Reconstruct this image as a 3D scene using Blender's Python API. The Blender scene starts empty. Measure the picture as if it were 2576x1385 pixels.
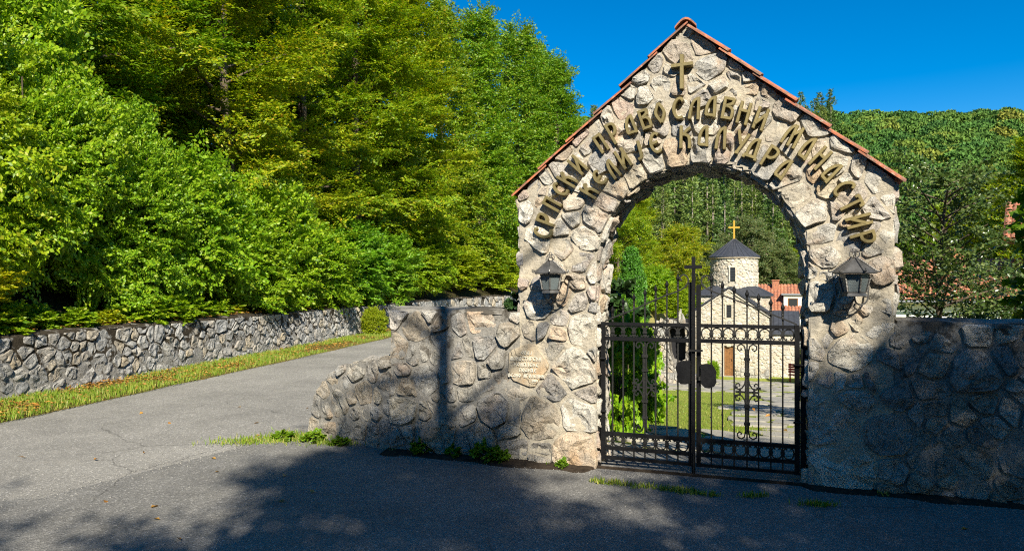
import bpy, math, random
import numpy as np
from mathutils import Matrix, Vector

R = math.radians
scene = bpy.context.scene
COL = scene.collection

# ------------------------------------------------------------------ camera
cam = bpy.data.cameras.new('camera'); cam_o = bpy.data.objects.new('camera', cam); COL.objects.link(cam_o)
cam.sensor_width = 36.0; cam.sensor_fit = 'HORIZONTAL'; cam.lens = 36.0 * 1750 / 2576
cam.shift_y = (710 - 692.5) / 2576
cam.clip_start = 0.05; cam.clip_end = 2000
cam_o.location = (0, 0, 1.6); cam_o.rotation_euler = (R(90), 0, 0)
scene.camera = cam_o

# ------------------------------------------------------------------ sky, sun, exposure
SUN_EL = R(37); SUN_H = Vector((0.195, -0.981, 0)).normalized()
SUN = Vector((SUN_H.x * math.cos(SUN_EL), SUN_H.y * math.cos(SUN_EL), math.sin(SUN_EL)))
world = bpy.data.worlds.new('World'); scene.world = world; world.use_nodes = True
wn = world.node_tree; bg = wn.nodes['Background']
sky = wn.nodes.new('ShaderNodeTexSky'); sky.sky_type = 'NISHITA'; sky.sun_disc = False
sky.sun_elevation = SUN_EL; sky.sun_rotation = math.atan2(SUN.x, SUN.y)
sky.altitude = 900; sky.air_density = 1.0; sky.dust_density = 0.1; sky.ozone_density = 3.0
hs = wn.nodes.new('ShaderNodeHueSaturation'); hs.inputs['Saturation'].default_value = 1.52; hs.inputs['Hue'].default_value = 0.5
wn.links.new(sky.outputs[0], hs.inputs['Color']); wn.links.new(hs.outputs[0], bg.inputs['Color'])
bg.inputs['Strength'].default_value = 0.076
sl = bpy.data.lights.new('sun', 'SUN'); sl.energy = 5.0; sl.angle = R(0.53); sl.color = (1.0, 0.93, 0.80)
so = bpy.data.objects.new('sun', sl); COL.objects.link(so); so.location = (3, -8, 12)
so.rotation_euler = SUN.to_track_quat('Z', 'Y').to_euler()
vs = scene.view_settings; vs.view_transform = 'Standard'; vs.look = 'None'; vs.gamma = 1.0; vs.exposure = 1.02
vs.use_curve_mapping = False
scene.render.engine = 'CYCLES'
cy = scene.cycles
cy.max_bounces = 6; cy.diffuse_bounces = 3; cy.glossy_bounces = 2; cy.transmission_bounces = 4; cy.transparent_max_bounces = 4
cy.use_denoising = False; cy.use_adaptive_sampling = False; cy.filter_width = 1.15
cy.sample_clamp_indirect = 6.0

# ------------------------------------------------------------------ helpers
def link(o, parent=None):
    COL.objects.link(o)
    if parent is not None: o.parent = parent
    return o
def tag(o, label=None, cat=None, group=None, kind=None):
    if label: o['label'] = label
    if cat: o['category'] = cat
    if group: o['group'] = group
    if kind: o['kind'] = kind
    return o
def empty(name, loc=(0, 0, 0), rz=0.0):
    o = bpy.data.objects.new(name, None); o.location = loc; o.rotation_euler = (0, 0, rz); o.empty_display_size = 0.1
    return link(o)
def mk_mesh(name, V, F, mat=None, smooth=False):
    me = bpy.data.meshes.new(name); me.from_pydata([tuple(v) for v in V], [], F); 
    if mat is not None: me.materials.append(mat)
    if smooth: me.polygons.foreach_set('use_smooth', [True] * len(me.polygons))
    me.update(); return me
def part(name, V, F, mat, parent=None, smooth=False):
    return link(bpy.data.objects.new(name, mk_mesh(name, V, F, mat, smooth)), parent)
def fast_mesh(name, V, F, mat=None, smooth=False):
    """V (n,3) array, F (m,k) int array with k = 3 or 4"""
    me = bpy.data.meshes.new(name); V = np.asarray(V, dtype=np.float32); F = np.asarray(F, dtype=np.int32)
    n, k = F.shape
    me.vertices.add(len(V)); me.vertices.foreach_set('co', V.ravel())
    me.loops.add(n * k); me.loops.foreach_set('vertex_index', F.ravel())
    me.polygons.add(n); me.polygons.foreach_set('loop_start', np.arange(0, n * k, k, dtype=np.int32))
    me.polygons.foreach_set('loop_total', np.full(n, k, dtype=np.int32))
    if smooth: me.polygons.foreach_set('use_smooth', np.ones(n, dtype=bool))
    if mat is not None: me.materials.append(mat)
    me.update(calc_edges=True); return me

class MB:
    def __init__(s): s.v = []; s.f = []
    def add(s, V, F):
        b = len(s.v); s.v += [tuple(p) for p in V]; s.f += [tuple(i + b for i in q) for q in F]; return s
    def box(s, x0, x1, y0, y1, z0, z1):
        V = [(x0,y0,z0),(x1,y0,z0),(x1,y1,z0),(x0,y1,z0),(x0,y0,z1),(x1,y0,z1),(x1,y1,z1),(x0,y1,z1)]
        return s.add(V, [(0,3,2,1),(4,5,6,7),(0,1,5,4),(1,2,6,5),(2,3,7,6),(3,0,4,7)])
    def prism(s, poly, y0, y1):
        n = len(poly)
        V = [(x, y0, z) for x, z in poly] + [(x, y1, z) for x, z in poly]
        F = [tuple(range(n)), tuple(range(2*n-1, n-1, -1))] + [(i, i+n, (i+1) % n + n, (i+1) % n) for i in range(n)]
        return s.add(V, F)
    def tube(s, pts, r, n=6, rot=0.0, cap=True):
        pts = [Vector(p) for p in pts]; m = len(pts)
        rs = r if isinstance(r, (list, tuple)) else [r] * m
        V = []; up = None
        for i, p in enumerate(pts):
            t = (pts[min(i+1, m-1)] - pts[max(i-1, 0)])
            if t.length < 1e-9: t = Vector((0, 0, 1))
            t.normalize()
            if up is None:
                up = Vector((0, 0, 1)) if abs(t.z) < 0.9 else Vector((0, 1, 0))
            a = t.cross(up)
            if a.length < 1e-6: a = t.orthogonal()
            a.normalize(); b = a.cross(t).normalized(); up = b
            for k in range(n):
                an = rot + 2 * math.pi * k / n
                V.append(p + (a * math.cos(an) + b * math.sin(an)) * rs[i])
        F = []
        for i in range(m - 1):
            for k in range(n):
                k2 = (k + 1) % n
                F.append((i*n+k, i*n+k2, (i+1)*n+k2, (i+1)*n+k))
        if cap: F += [tuple(range(n-1, -1, -1)), tuple(range((m-1)*n, m*n))]
        return s.add(V, F)
    def lathe(s, prof, c=(0, 0, 0), n=12, rot=0.0):
        V = []; F = []
        for r, z in prof:
            for k in range(n):
                an = rot + 2 * math.pi * k / n
                V.append((c[0] + r * math.cos(an), c[1] + r * math.sin(an), c[2] + z))
        for i in range(len(prof) - 1):
            for k in range(n):
                k2 = (k + 1) % n; F.append((i*n+k, i*n+k2, (i+1)*n+k2, (i+1)*n+k))
        F += [tuple(range(n-1, -1, -1)), tuple(range((len(prof)-1)*n, len(prof)*n))]
        return s.add(V, F)
    def obj(s, name, mat, parent=None, smooth=False): return part(name, s.v, s.f, mat, parent, smooth)

def catmull(pts, k=5, closed=False):
    P = [Vector((p[0], p[1])) if len(p) == 2 else Vector(p) for p in pts]; n = len(P); out = []
    rng = range(n) if closed else range(n - 1)
    for i in rng:
        p0 = P[(i-1) % n] if closed or i > 0 else P[0]; p1 = P[i]; p2 = P[(i+1) % n]; p3 = P[(i+2) % n] if closed or i + 2 < n else P[-1]
        for j in range(k):
            t = j / k
            out.append(0.5 * ((2*p1) + (p2-p0)*t + (2*p0-5*p1+4*p2-p3)*t*t + (3*p1-p0-3*p2+p3)*t**3))
    if not closed: out.append(P[-1])
    return out

# value noise for terrain and relief
_rs = np.random.RandomState(5); _tab = _rs.rand(256, 256)
def vnoise(x, y):
    x = np.asarray(x, float); y = np.asarray(y, float)
    xi = np.floor(x).astype(int); yi = np.floor(y).astype(int); fx = x - xi; fy = y - yi
    fx = fx*fx*(3-2*fx); fy = fy*fy*(3-2*fy)
    g = lambda a, b: _tab[a % 256, b % 256]
    return (g(xi,yi)*(1-fx)+g(xi+1,yi)*fx)*(1-fy) + (g(xi,yi+1)*(1-fx)+g(xi+1,yi+1)*fx)*fy

# ------------------------------------------------------------------ materials
def mat_new(name):
    m = bpy.data.materials.new(name); m.use_nodes = True
    nt = m.node_tree; b = nt.nodes['Principled BSDF']; return m, nt, b
def nd(nt, typ, ins=None, **props):
    n = nt.nodes.new('ShaderNode' + typ)
    for k, v in props.items(): setattr(n, k, v)
    for k, v in (ins or {}).items():
        if isinstance(v, bpy.types.NodeSocket): nt.links.new(v, n.inputs[k])
        else: n.inputs[k].default_value = v
    return n
def ramp(nt, fac, stops, interp='LINEAR'):
    n = nt.nodes.new('ShaderNodeValToRGB'); e = n.color_ramp.elements; n.color_ramp.interpolation = interp
    while len(e) < len(stops): e.new(0.5)
    for el, (p, c) in zip(e, stops):
        el.position = p; el.color = (c, c, c, 1) if isinstance(c, (int, float)) else (*c, 1)
    nt.links.new(fac, n.inputs[0]); return n.outputs[0]
def mix(nt, fac, a, b, mode='MIX'):
    n = nt.nodes.new('ShaderNodeMix'); n.data_type = 'RGBA'; n.blend_type = mode
    for sock, v in ((n.inputs[0], fac), (n.inputs[6], a), (n.inputs[7], b)):
        if isinstance(v, bpy.types.NodeSocket): nt.links.new(v, sock)
        elif sock.type == 'RGBA': sock.default_value = (*v, 1) if len(v) == 3 else v
        else: sock.default_value = v
    return n.outputs[2]
def noise(nt, vec, scale, detail=4, rough=0.6, out='Fac'):
    return nd(nt, 'TexNoise', {'Vector': vec, 'Scale': scale, 'Detail': detail, 'Roughness': rough}).outputs[out]
def objco(nt): return nd(nt, 'TexCoord').outputs['Object']
def worldpos(nt): return nd(nt, 'NewGeometry').outputs['Position']
def fract_random(nt):
    oi = nd(nt, 'ObjectInfo').outputs['Random']; gi = nd(nt, 'NewGeometry').outputs['Random Per Island']
    a = nd(nt, 'Math', {0: oi, 1: gi}, operation='ADD'); return nd(nt, 'Math', {0: a.outputs[0]}, operation='FRACT').outputs[0]
def bump(nt, b, h, strength=0.5, dist=0.02, prev=None):
    n = nd(nt, 'Bump', {'Height': h, 'Strength': strength, 'Distance': dist})
    if prev is not None: nt.links.new(prev, n.inputs['Normal'])
    nt.links.new(n.outputs[0], b.inputs['Normal']); return n.outputs[0]

def stone_mat(name, pal, stain=(0.5, 0.27, 0.1), stain_amt=0.5, dark=(0.05, 0.045, 0.035), dark_amt=0.4, lichen=(0.55, 0.54, 0.5), lich_amt=0.3, bs=1.0, sc=1.0, bd=0.018, weather=0.84):
    m, nt, b = mat_new(name); co = objco(nt)
    c = ramp(nt, fract_random(nt), [(i / (len(pal) - 1), p) for i, p in enumerate(pal)])
    n1 = noise(nt, co, 9 * sc, 6, 0.65)
    c = mix(nt, 1.0, c, ramp(nt, n1, [(0.25, 0.70), (0.5, 1.05), (0.75, 1.35)]), 'MULTIPLY')
    f = ramp(nt, noise(nt, co, 3.1 * sc, 5, 0.6), [(0.52, 0.0), (0.68, stain_amt)])
    c = mix(nt, f, c, stain)
    f = ramp(nt, noise(nt, co, 5.3 * sc, 6, 0.7), [(0.5, 0.0), (0.62, lich_amt)])
    c = mix(nt, f, c, lichen)
    n2 = noise(nt, co, 24 * sc, 8, 0.75)
    f = ramp(nt, n2, [(0.30, dark_amt), (0.44, 0.0)])
    c = mix(nt, f, c, dark)
    c = mix(nt, 1.0, c, ramp(nt, noise(nt, co, 1.7 * sc, 5, 0.6), [(0.34, weather), (0.6, 1.08)]), 'MULTIPLY')
    wob = mix(nt, 0.12, co, noise(nt, co, 7 * sc, 4, 0.6, 'Color'), 'ADD')
    cr = nd(nt, 'TexVoronoi', {'Vector': wob, 'Scale': 9.0 * sc}, feature='DISTANCE_TO_EDGE').outputs['Distance']
    crk = ramp(nt, cr, [(0.0, 0.0), (0.05, 1.0)]); msk = ramp(nt, noise(nt, co, 4 * sc, 3, 0.5), [(0.48, 0), (0.56, 1)])
    crk = mix(nt, msk, (1, 1, 1), crk)
    c = mix(nt, 0.55, c, crk, 'MULTIPLY')
    nt.links.new(c, b.inputs['Base Color']); b.inputs['Roughness'].default_value = 0.92; b.inputs['Specular IOR Level'].default_value = 0.2
    p = bump(nt, b, noise(nt, co, 14 * sc, 12, 0.74), bs, bd * 4.5)
    p = bump(nt, b, crk, 0.6, bd, p)
    bump(nt, b, noise(nt, co, 55 * sc, 6, 0.7), bs, bd * 0.8, p)
    return m
M = {}
M['stone'] = stone_mat('warm_limestone', [(0.70,0.60,0.43),(0.60,0.57,0.50),(0.78,0.72,0.59),(0.48,0.46,0.42),(0.68,0.52,0.35),(0.80,0.75,0.64),(0.58,0.53,0.46),(0.64,0.50,0.40)])
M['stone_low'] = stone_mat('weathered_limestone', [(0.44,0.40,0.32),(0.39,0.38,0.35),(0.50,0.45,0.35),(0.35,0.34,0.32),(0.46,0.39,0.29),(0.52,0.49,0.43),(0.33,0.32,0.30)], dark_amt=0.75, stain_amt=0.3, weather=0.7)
M['stone_road'] = stone_mat('mossy_grey_limestone', [(0.34,0.33,0.31),(0.42,0.41,0.38),(0.29,0.29,0.28),(0.45,0.43,0.38),(0.36,0.35,0.33),(0.46,0.39,0.28),(0.38,0.37,0.35)], dark_amt=0.8, stain_amt=0.25, stain=(0.4,0.3,0.16))
M['stone_church'] = stone_mat('pale_church_limestone', [(0.54,0.475,0.36),(0.46,0.43,0.365),(0.57,0.52,0.42),(0.42,0.39,0.33),(0.54,0.45,0.32),(0.60,0.55,0.46)], dark_amt=0.25, stain_amt=0.25, bs=0.5)
M['plaque'] = stone_mat('brown_inscription_stone', [(0.40,0.335,0.235),(0.40,0.335,0.235)], bs=0.4, lich_amt=0.15)
def mortar_mat(name, c0, c1, moss=0.0, mcol=(0.03, 0.022, 0.012), mscale=2.4, zr=(0, 1)):
    m, nt, b = mat_new(name); co = objco(nt)
    c = mix(nt, ramp(nt, noise(nt, co, 4, 6, 0.65), [(0.35, 0), (0.65, 1)]), c0, c1)
    c = mix(nt, ramp(nt, noise(nt, co, 45, 5, 0.7), [(0.32, 0.6), (0.5, 0.0)]), c, (c0[0]*.35, c0[1]*.35, c0[2]*.35))
    if moss:
        z = nd(nt, 'SeparateXYZ', {0: co}).outputs['Z']
        zz = nd(nt, 'MapRange', {'Value': z, 'From Min': zr[0], 'From Max': zr[1], 'To Min': -0.14, 'To Max': 0.12}).outputs[0]
        s = nd(nt, 'Math', {0: noise(nt, co, mscale, 8, 0.7), 1: zz}, operation='ADD').outputs[0]
        c = mix(nt, ramp(nt, s, [(0.5, 0), (0.56, moss)]), c, mcol)
    nt.links.new(c, b.inputs['Base Color']); b.inputs['Roughness'].default_value = 0.95; b.inputs['Specular IOR Level'].default_value = 0.1
    bump(nt, b, noise(nt, co, 22, 10, 0.7), 0.8, 0.03); return m
M['mortar'] = mortar_mat('sandy_mortar', (0.47,0.41,0.305), (0.33,0.30,0.245))
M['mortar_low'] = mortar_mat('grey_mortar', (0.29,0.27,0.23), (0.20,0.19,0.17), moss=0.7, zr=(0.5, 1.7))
M['mortar_road'] = mortar_mat('mossy_mortar', (0.33,0.31,0.27), (0.22,0.21,0.19), moss=0.95, mscale=7, zr=(-0.1, 0.75))
M['mortar_church'] = mortar_mat('pale_mortar', (0.50,0.45,0.35), (0.40,0.36,0.29))

def simple(name, col, rough=0.6, metal=0.0, nscale=0, namt=0.3, spec=0.4, bstr=0.0, bscale=40):
    m, nt, b = mat_new(name); co = objco(nt)
    if nscale:
        f = ramp(nt, noise(nt, co, nscale, 6, 0.65), [(0.3, 1 - namt), (0.7, 1 + namt)])
        c = mix(nt, 1.0, (*col, 1), f, 'MULTIPLY'); nt.links.new(c, b.inputs['Base Color'])
    else: b.inputs['Base Color'].default_value = (*col, 1)
    b.inputs['Roughness'].default_value = rough; b.inputs['Metallic'].default_value = metal; b.inputs['Specular IOR Level'].default_value = spec
    if bstr: bump(nt, b, noise(nt, co, bscale, 6, 0.65), bstr, 0.01)
    return m
M['bronze'] = simple('bronze_paint', (0.225, 0.178, 0.075), 0.42, 0.45, 14, 0.22, bstr=0.15)
M['iron'] = simple('black_painted_iron', (0.005, 0.005, 0.0055), 0.6, 0.0, 30, 0.6, 0.18, bstr=0.25, bscale=90)
M['iron_worn'] = simple('worn_wrought_iron', (0.010, 0.0095, 0.008), 0.6, 0.05, 40, 0.7, bstr=0.3, bscale=90)
M['lantern'] = simple('weathered_lantern_metal', (0.13, 0.125, 0.115), 0.48, 0.6, 18, 0.45, bstr=0.15)
M['rosette'] = simple('pale_metal', (0.28, 0.27, 0.24), 0.5, 0.5, 25, 0.3)
M['gold'] = simple('gilded_metal', (0.72, 0.42, 0.06), 0.38, 0.55)
M['slate'] = simple('dark_sheet_metal_roof', (0.052, 0.056, 0.066), 0.5, 0.3, 6, 0.3)
M['letter_white'] = simple('pale_cut_letters', (0.60, 0.56, 0.46), 0.8)
M['white'] = simple('white_plaster', (0.78, 0.77, 0.72), 0.85, 0, 3, 0.1)
M['wood_door'] = simple('brown_door_wood', (0.20, 0.09, 0.028), 0.6, 0, 12, 0.4)
M['red'] = simple('red_paint', (0.55, 0.02, 0.015), 0.5)
M['niche_shade'] = simple('painted_niche_shade', (0.012, 0.012, 0.014), 0.9)  # near-black colour standing in for the deep shade inside the niche
M['soil'] = simple('dark_soil', (0.035, 0.026, 0.018), 0.95, 0, 20, 0.5, 0.1, 0.8, 40)
M['pebble'] = simple('pale_gravel', (0.30, 0.285, 0.25), 0.9, 0, 60, 0.3)
M['gutter'] = simple('grey_gutter', (0.22, 0.23, 0.24), 0.5)
m, nt, b = mat_new('lantern_glass'); b.inputs['Base Color'].default_value = (0.17, 0.20, 0.20, 1); b.inputs['Roughness'].default_value = 0.25
b.inputs['Transmission Weight'].default_value = 0.35; b.inputs['IOR'].default_value = 1.45
bump(nt, b, nd(nt, 'TexVoronoi', {'Vector': objco(nt), 'Scale': 130}).outputs['Distance'], 0.6, 0.004); M['glass'] = m
M['window'] = simple('dark_window_glass', (0.03, 0.032, 0.036), 0.12, 0, spec=0.6)
def tile_mat():
    m, nt, b = mat_new('terracotta_tile'); co = worldpos(nt)
    c = ramp(nt, fract_random(nt), [(0, (0.42,0.11,0.045)), (0.35, (0.52,0.17,0.07)), (0.7, (0.36,0.10,0.05)), (1, (0.56,0.22,0.10))])
    c = mix(nt, ramp(nt, noise(nt, co, 11, 8, 0.72), [(0.43, 0), (0.56, 0.8)]), c, (0.12, 0.085, 0.06))
    c = mix(nt, ramp(nt, noise(nt, co, 26, 5, 0.6), [(0.58, 0), (0.66, 0.6)]), c, (0.40, 0.36, 0.27))
    nt.links.new(c, b.inputs['Base Color']); b.inputs['Roughness'].default_value = 0.85
    bump(nt, b, noise(nt, co, 60, 6, 0.7), 0.3, 0.01); return m
M['tile'] = tile_mat()
def asphalt(name, base, dust, seed=0.0):
    m, nt, b = mat_new(name); co = worldpos(nt)
    v = nd(nt, 'TexVoronoi', {'Vector': co, 'Scale': 95.0}); rc = nd(nt, 'SeparateColor', {0: v.outputs['Color']}).outputs[0]
    sp = ramp(nt, rc, [(0.0, 0.68), (0.55, 0.92), (0.88, 1.10), (0.96, 1.45), (1.0, 2.0)])
    c = mix(nt, 1.0, (*base, 1), sp, 'MULTIPLY')
    c = mix(nt, 1.0, c, ramp(nt, noise(nt, co, 0.55 + seed, 7, 0.68), [(0.3, 0.70), (0.7, 1.22)]), 'MULTIPLY')
    wob = mix(nt, 0.25, co, noise(nt, co, 2.5, 4, 0.6, 'Color'), 'ADD')
    ck = nd(nt, 'TexVoronoi', {'Vector': wob, 'Scale': 0.55}, feature='DISTANCE_TO_EDGE').outputs['Distance']
    ckm = mix(nt, ramp(nt, noise(nt, co, 0.45, 3, 0.5), [(0.50, 0), (0.58, 1)]), (1, 1, 1), ramp(nt, ck, [(0.0, 0.35), (0.008, 1.0)]))
    c = mix(nt, 0.7, c, ckm, 'MULTIPLY')
    c = mix(nt, ramp(nt, noise(nt, co, 3.2 + seed, 8, 0.7), [(0.52, 0), (0.7, 0.35)]), c, dust)
    c = mix(nt, ramp(nt, noise(nt, co, 220, 2, 0.5), [(0.32, 0.55), (0.45, 0)]), c, (0.02, 0.02, 0.022))
    nt.links.new(c, b.inputs['Base Color']); b.inputs['Roughness'].default_value = 0.85; b.inputs['Specular IOR Level'].default_value = 0.3
    p = bump(nt, b, v.outputs['Distance'], 0.5, 0.012); bump(nt, b, noise(nt, co, 160, 4, 0.6), 0.5, 0.008, p); return m
M['road'] = asphalt('worn_road_asphalt', (0.27, 0.255, 0.225), (0.34, 0.315, 0.27))
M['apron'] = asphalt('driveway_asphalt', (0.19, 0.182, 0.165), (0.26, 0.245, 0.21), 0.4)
def ground_mat(name, a, bcol, ccol, s=1.0):
    m, nt, b = mat_new(name); co = worldpos(nt)
    c = mix(nt, ramp(nt, noise(nt, co, 0.5 * s, 6, 0.65), [(0.35, 0), (0.65, 1)]), a, bcol)
    c = mix(nt, ramp(nt, noise(nt, co, 7 * s, 8, 0.75), [(0.45, 0), (0.62, 0.8)]), c, ccol)
    c = mix(nt, 1.0, c, ramp(nt, noise(nt, co, 45 * s, 4, 0.7), [(0.3, 0.5), (0.7, 1.45)]), 'MULTIPLY')
    nt.links.new(c, b.inputs['Base Color']); b.inputs['Roughness'].default_value = 1.0; b.inputs['Specular IOR Level'].default_value = 0.05
    bump(nt, b, noise(nt, co, 30 * s, 8, 0.75), 0.9, 0.05); return m
M['litter'] = ground_mat('forest_litter', (0.045,0.032,0.018), (0.06,0.05,0.02), (0.03,0.04,0.012))
M['lawn'] = ground_mat('mown_lawn', (0.24,0.29,0.045), (0.33,0.33,0.08), (0.19,0.27,0.04), 1.2)
M['bank'] = ground_mat('dry_grass_bank', (0.30,0.26,0.09), (0.20,0.22,0.05), (0.36,0.28,0.12), 1.2)
M['verge'] = ground_mat('verge_soil_and_grass', (0.20,0.15,0.05), (0.13,0.15,0.03), (0.26,0.15,0.05), 2.0)
M['hill'] = ground_mat('wooded_hill_floor', (0.03,0.05,0.012), (0.05,0.07,0.015), (0.02,0.035,0.01), 0.2)
def leaf_mat(name, stops, trans=0.32, rough=0.45, spec=0.35, tint=True, patch=0.35, pscale=0.6, pcol=(0.27,0.285,0.014)):
    m, nt, b = mat_new(name)
    g = nd(nt, 'NewGeometry'); oi = nd(nt, 'ObjectInfo')
    c = ramp(nt, g.outputs['Random Per Island'], stops)
    if patch: c = mix(nt, ramp(nt, noise(nt, g.outputs['Position'], pscale, 4, 0.6), [(0.54, 0), (0.70, patch)]), c, pcol)
    if tint: c = mix(nt, 1.0, c, oi.outputs['Color'], 'MULTIPLY')
    nt.links.new(c, b.inputs['Base Color']); b.inputs['Roughness'].default_value = rough; b.inputs['Specular IOR Level'].default_value = spec
    t = nd(nt, 'BsdfTranslucent', {'Color': mix(nt, 1.0, c, (1.25, 1.3, 0.5, 1), 'MULTIPLY')}); ms = nd(nt, 'MixShader', {0: trans})
    nt.links.new(b.outputs[0], ms.inputs[1]); nt.links.new(t.outputs[0], ms.inputs[2])
    nt.links.new(ms.outputs[0], nt.nodes['Material Output'].inputs['Surface']); return m
M['leaf'] = leaf_mat('broadleaf', [(0, (0.07,0.145,0.006)), (0.35, (0.15,0.265,0.009)), (0.7, (0.22,0.325,0.012)), (0.95, (0.32,0.34,0.015)), (1, (0.30,0.22,0.02))], trans=0.4)
M['shrub_leaf'] = leaf_mat('shrub_leaf', [(0, (0.09,0.19,0.008)), (0.4, (0.20,0.33,0.011)), (0.8, (0.29,0.40,0.015)), (1, (0.30,0.33,0.03))], trans=0.4)
M['conifer'] = leaf_mat('pine_needles', [(0, (0.05,0.10,0.022)), (0.6, (0.095,0.165,0.034)), (1, (0.15,0.21,0.045))], trans=0.12, patch=0)
M['thuja'] = leaf_mat('thuja_scale', [(0, (0.04,0.13,0.012)), (0.6, (0.075,0.22,0.02)), (1, (0.13,0.30,0.03))], trans=0.15, patch=0)
M['birch_leaf'] = leaf_mat('birch_leaf', [(0, (0.045,0.085,0.018)), (0.6, (0.085,0.13,0.028)), (1, (0.17,0.21,0.06))], trans=0.25, rough=0.3, spec=0.5, patch=0)
M['grass'] = leaf_mat('grass_blade', [(0, (0.10,0.19,0.014)), (0.5, (0.20,0.30,0.025)), (0.85, (0.32,0.33,0.06)), (1, (0.42,0.36,0.12))], trans=0.3, patch=0.3)
M['fallen'] = leaf_mat('fallen_leaf', [(0, (0.20,0.085,0.02)), (0.5, (0.36,0.17,0.03)), (0.85, (0.45,0.27,0.06)), (1, (0.14,0.07,0.03))], trans=0.1, patch=0)
M['ivy'] = leaf_mat('ivy_leaf', [(0, (0.012,0.035,0.008)), (1, (0.035,0.075,0.014))], trans=0.1, patch=0)
def far_leaf():
    m, nt, b = mat_new('far_forest_leaf'); g = nd(nt, 'NewGeometry'); oi = nd(nt, 'ObjectInfo')
    c = ramp(nt, oi.outputs['Random'], [(0, (0.040,0.105,0.026)), (0.4, (0.068,0.150,0.028)), (0.75, (0.10,0.175,0.030)), (0.95, (0.14,0.195,0.030)), (1, (0.19,0.20,0.032))])
    c = mix(nt, 1.0, c, ramp(nt, g.outputs['Random Per Island'], [(0, 0.72), (1, 1.28)]), 'MULTIPLY')
    nt.links.new(c, b.inputs['Base Color']); b.inputs['Roughness'].default_value = 0.7; b.inputs['Specular IOR Level'].default_value = 0.1; return m
M['far_leaf'] = far_leaf()
M['bark'] = simple('grey_brown_bark', (0.11, 0.085, 0.06), 0.95, 0, 9, 0.5, 0.1, 0.6, 25)
M['bark_pale'] = simple('pale_pine_bark', (0.26, 0.22, 0.17), 0.95, 0, 5, 0.4, 0.1)
m, nt, b = mat_new('birch_bark'); co = objco(nt)
mp = nd(nt, 'Mapping', {'Vector': co}); mp.inputs['Scale'].default_value = (3, 3, 22)
c = mix(nt, ramp(nt, noise(nt, mp.outputs[0], 1.0, 4, 0.6), [(0.52, 0), (0.6, 0.85)]), (0.52,0.49,0.43), (0.05,0.045,0.04)); nt.links.new(c, b.inputs['Base Color']); b.inputs['Roughness'].default_value = 0.8; M['birch_bark'] = m
m, nt, b = mat_new('flagstone'); co = worldpos(nt)
c = ramp(nt, fract_random(nt), [(0, (0.27,0.25,0.21)), (0.5, (0.34,0.31,0.25)), (1, (0.22,0.21,0.185))])
c = mix(nt, ramp(nt, noise(nt, co, 8, 8, 0.7), [(0.35, 0.55), (0.55, 0)]), c, (0.16, 0.145, 0.12)); nt.links.new(c, b.inputs['Base Color']); b.inputs['Roughness'].default_value = 0.9
bump(nt, b, noise(nt, co, 14, 8, 0.7), 0.7, 0.02); M['flag'] = m

# ------------------------------------------------------------------ site geometry
ANG = math.atan2(0.322, 0.947); GX, GY = 0.07, 6.15            # gateway frame: x right along the wall, y into the yard
DV = np.array([math.cos(ANG), -math.sin(ANG)]); IV = np.array([math.sin(ANG), math.cos(ANG)])
def gate_local(x, y):
    dx = np.asarray(x) - GX; dy = np.asarray(y) - GY
    return dx * DV[0] + dy * DV[1], dx * IV[0] + dy * IV[1]
def gate_world(u, w): return GX + u * DV[0] + w * IV[0], GY + u * DV[1] + w * IV[1]
WALL = np.array([(-18.0,-40.0), (-9.7,-6.0), (-7.72,4.0), (-6.76,9.18), (-5.6,15.1), (-4.2,23.3), (-2.4,32.0), (0.8,41.5), (4.5,50.0), (6.0,60.0), (6.2,75.0), (5.0,100.0)])
_seg = WALL[1:] - WALL[:-1]; _len = np.hypot(_seg[:, 0], _seg[:, 1]); _cum = np.concatenate([[0], np.cumsum(_len)])
def wall_dist(x, y):
    """signed distance from the road wall's face, positive on the road side"""
    x = np.asarray(x, float); y = np.asarray(y, float); best = np.full(x.shape, 1e9); sgn = np.ones(x.shape)
    for (p, s, l) in zip(WALL[:-1], _seg, _len):
        dx = x - p[0]; dy = y - p[1]; t = np.clip((dx * s[0] + dy * s[1]) / l**2, 0, 1)
        ex = dx - t * s[0]; ey = dy - t * s[1]; d = np.hypot(ex, ey); c = s[0] * dy - s[1] * dx
        k = d < best; best = np.where(k, d, best); sgn = np.where(k, np.where(c > 0, -1, 1), sgn)
    return best * sgn
def wall_at(s):
    s = min(max(s, 0), _cum[-1] - 1e-6); i = int(np.searchsorted(_cum, s, side='right') - 1); t = (s - _cum[i]) / _len[i]
    p = WALL[i] + _seg[i] * t
    def tang(k): k = min(max(k, 0), len(_seg) - 1); return _seg[k] / _len[k]
    a = tang(i)
    if t > 0.5: a = a * (1.5 - t) + tang(i + 1) * (t - 0.5)
    else: a = a * (0.5 + t) + tang(i - 1) * (0.5 - t)
    a = a / np.hypot(*a); return p, np.array([a[1], -a[0]])        # point and normal towards the road
def wall_s_at_y(y):
    i = int(np.searchsorted(WALL[:, 1], y) - 1); return _cum[i] + (y - WALL[i, 1]) / _seg[i, 1] * _len[i]
def smooth(a, b, x): t = np.clip((x - a) / (b - a), 0, 1); return t * t * (3 - 2 * t)
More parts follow.
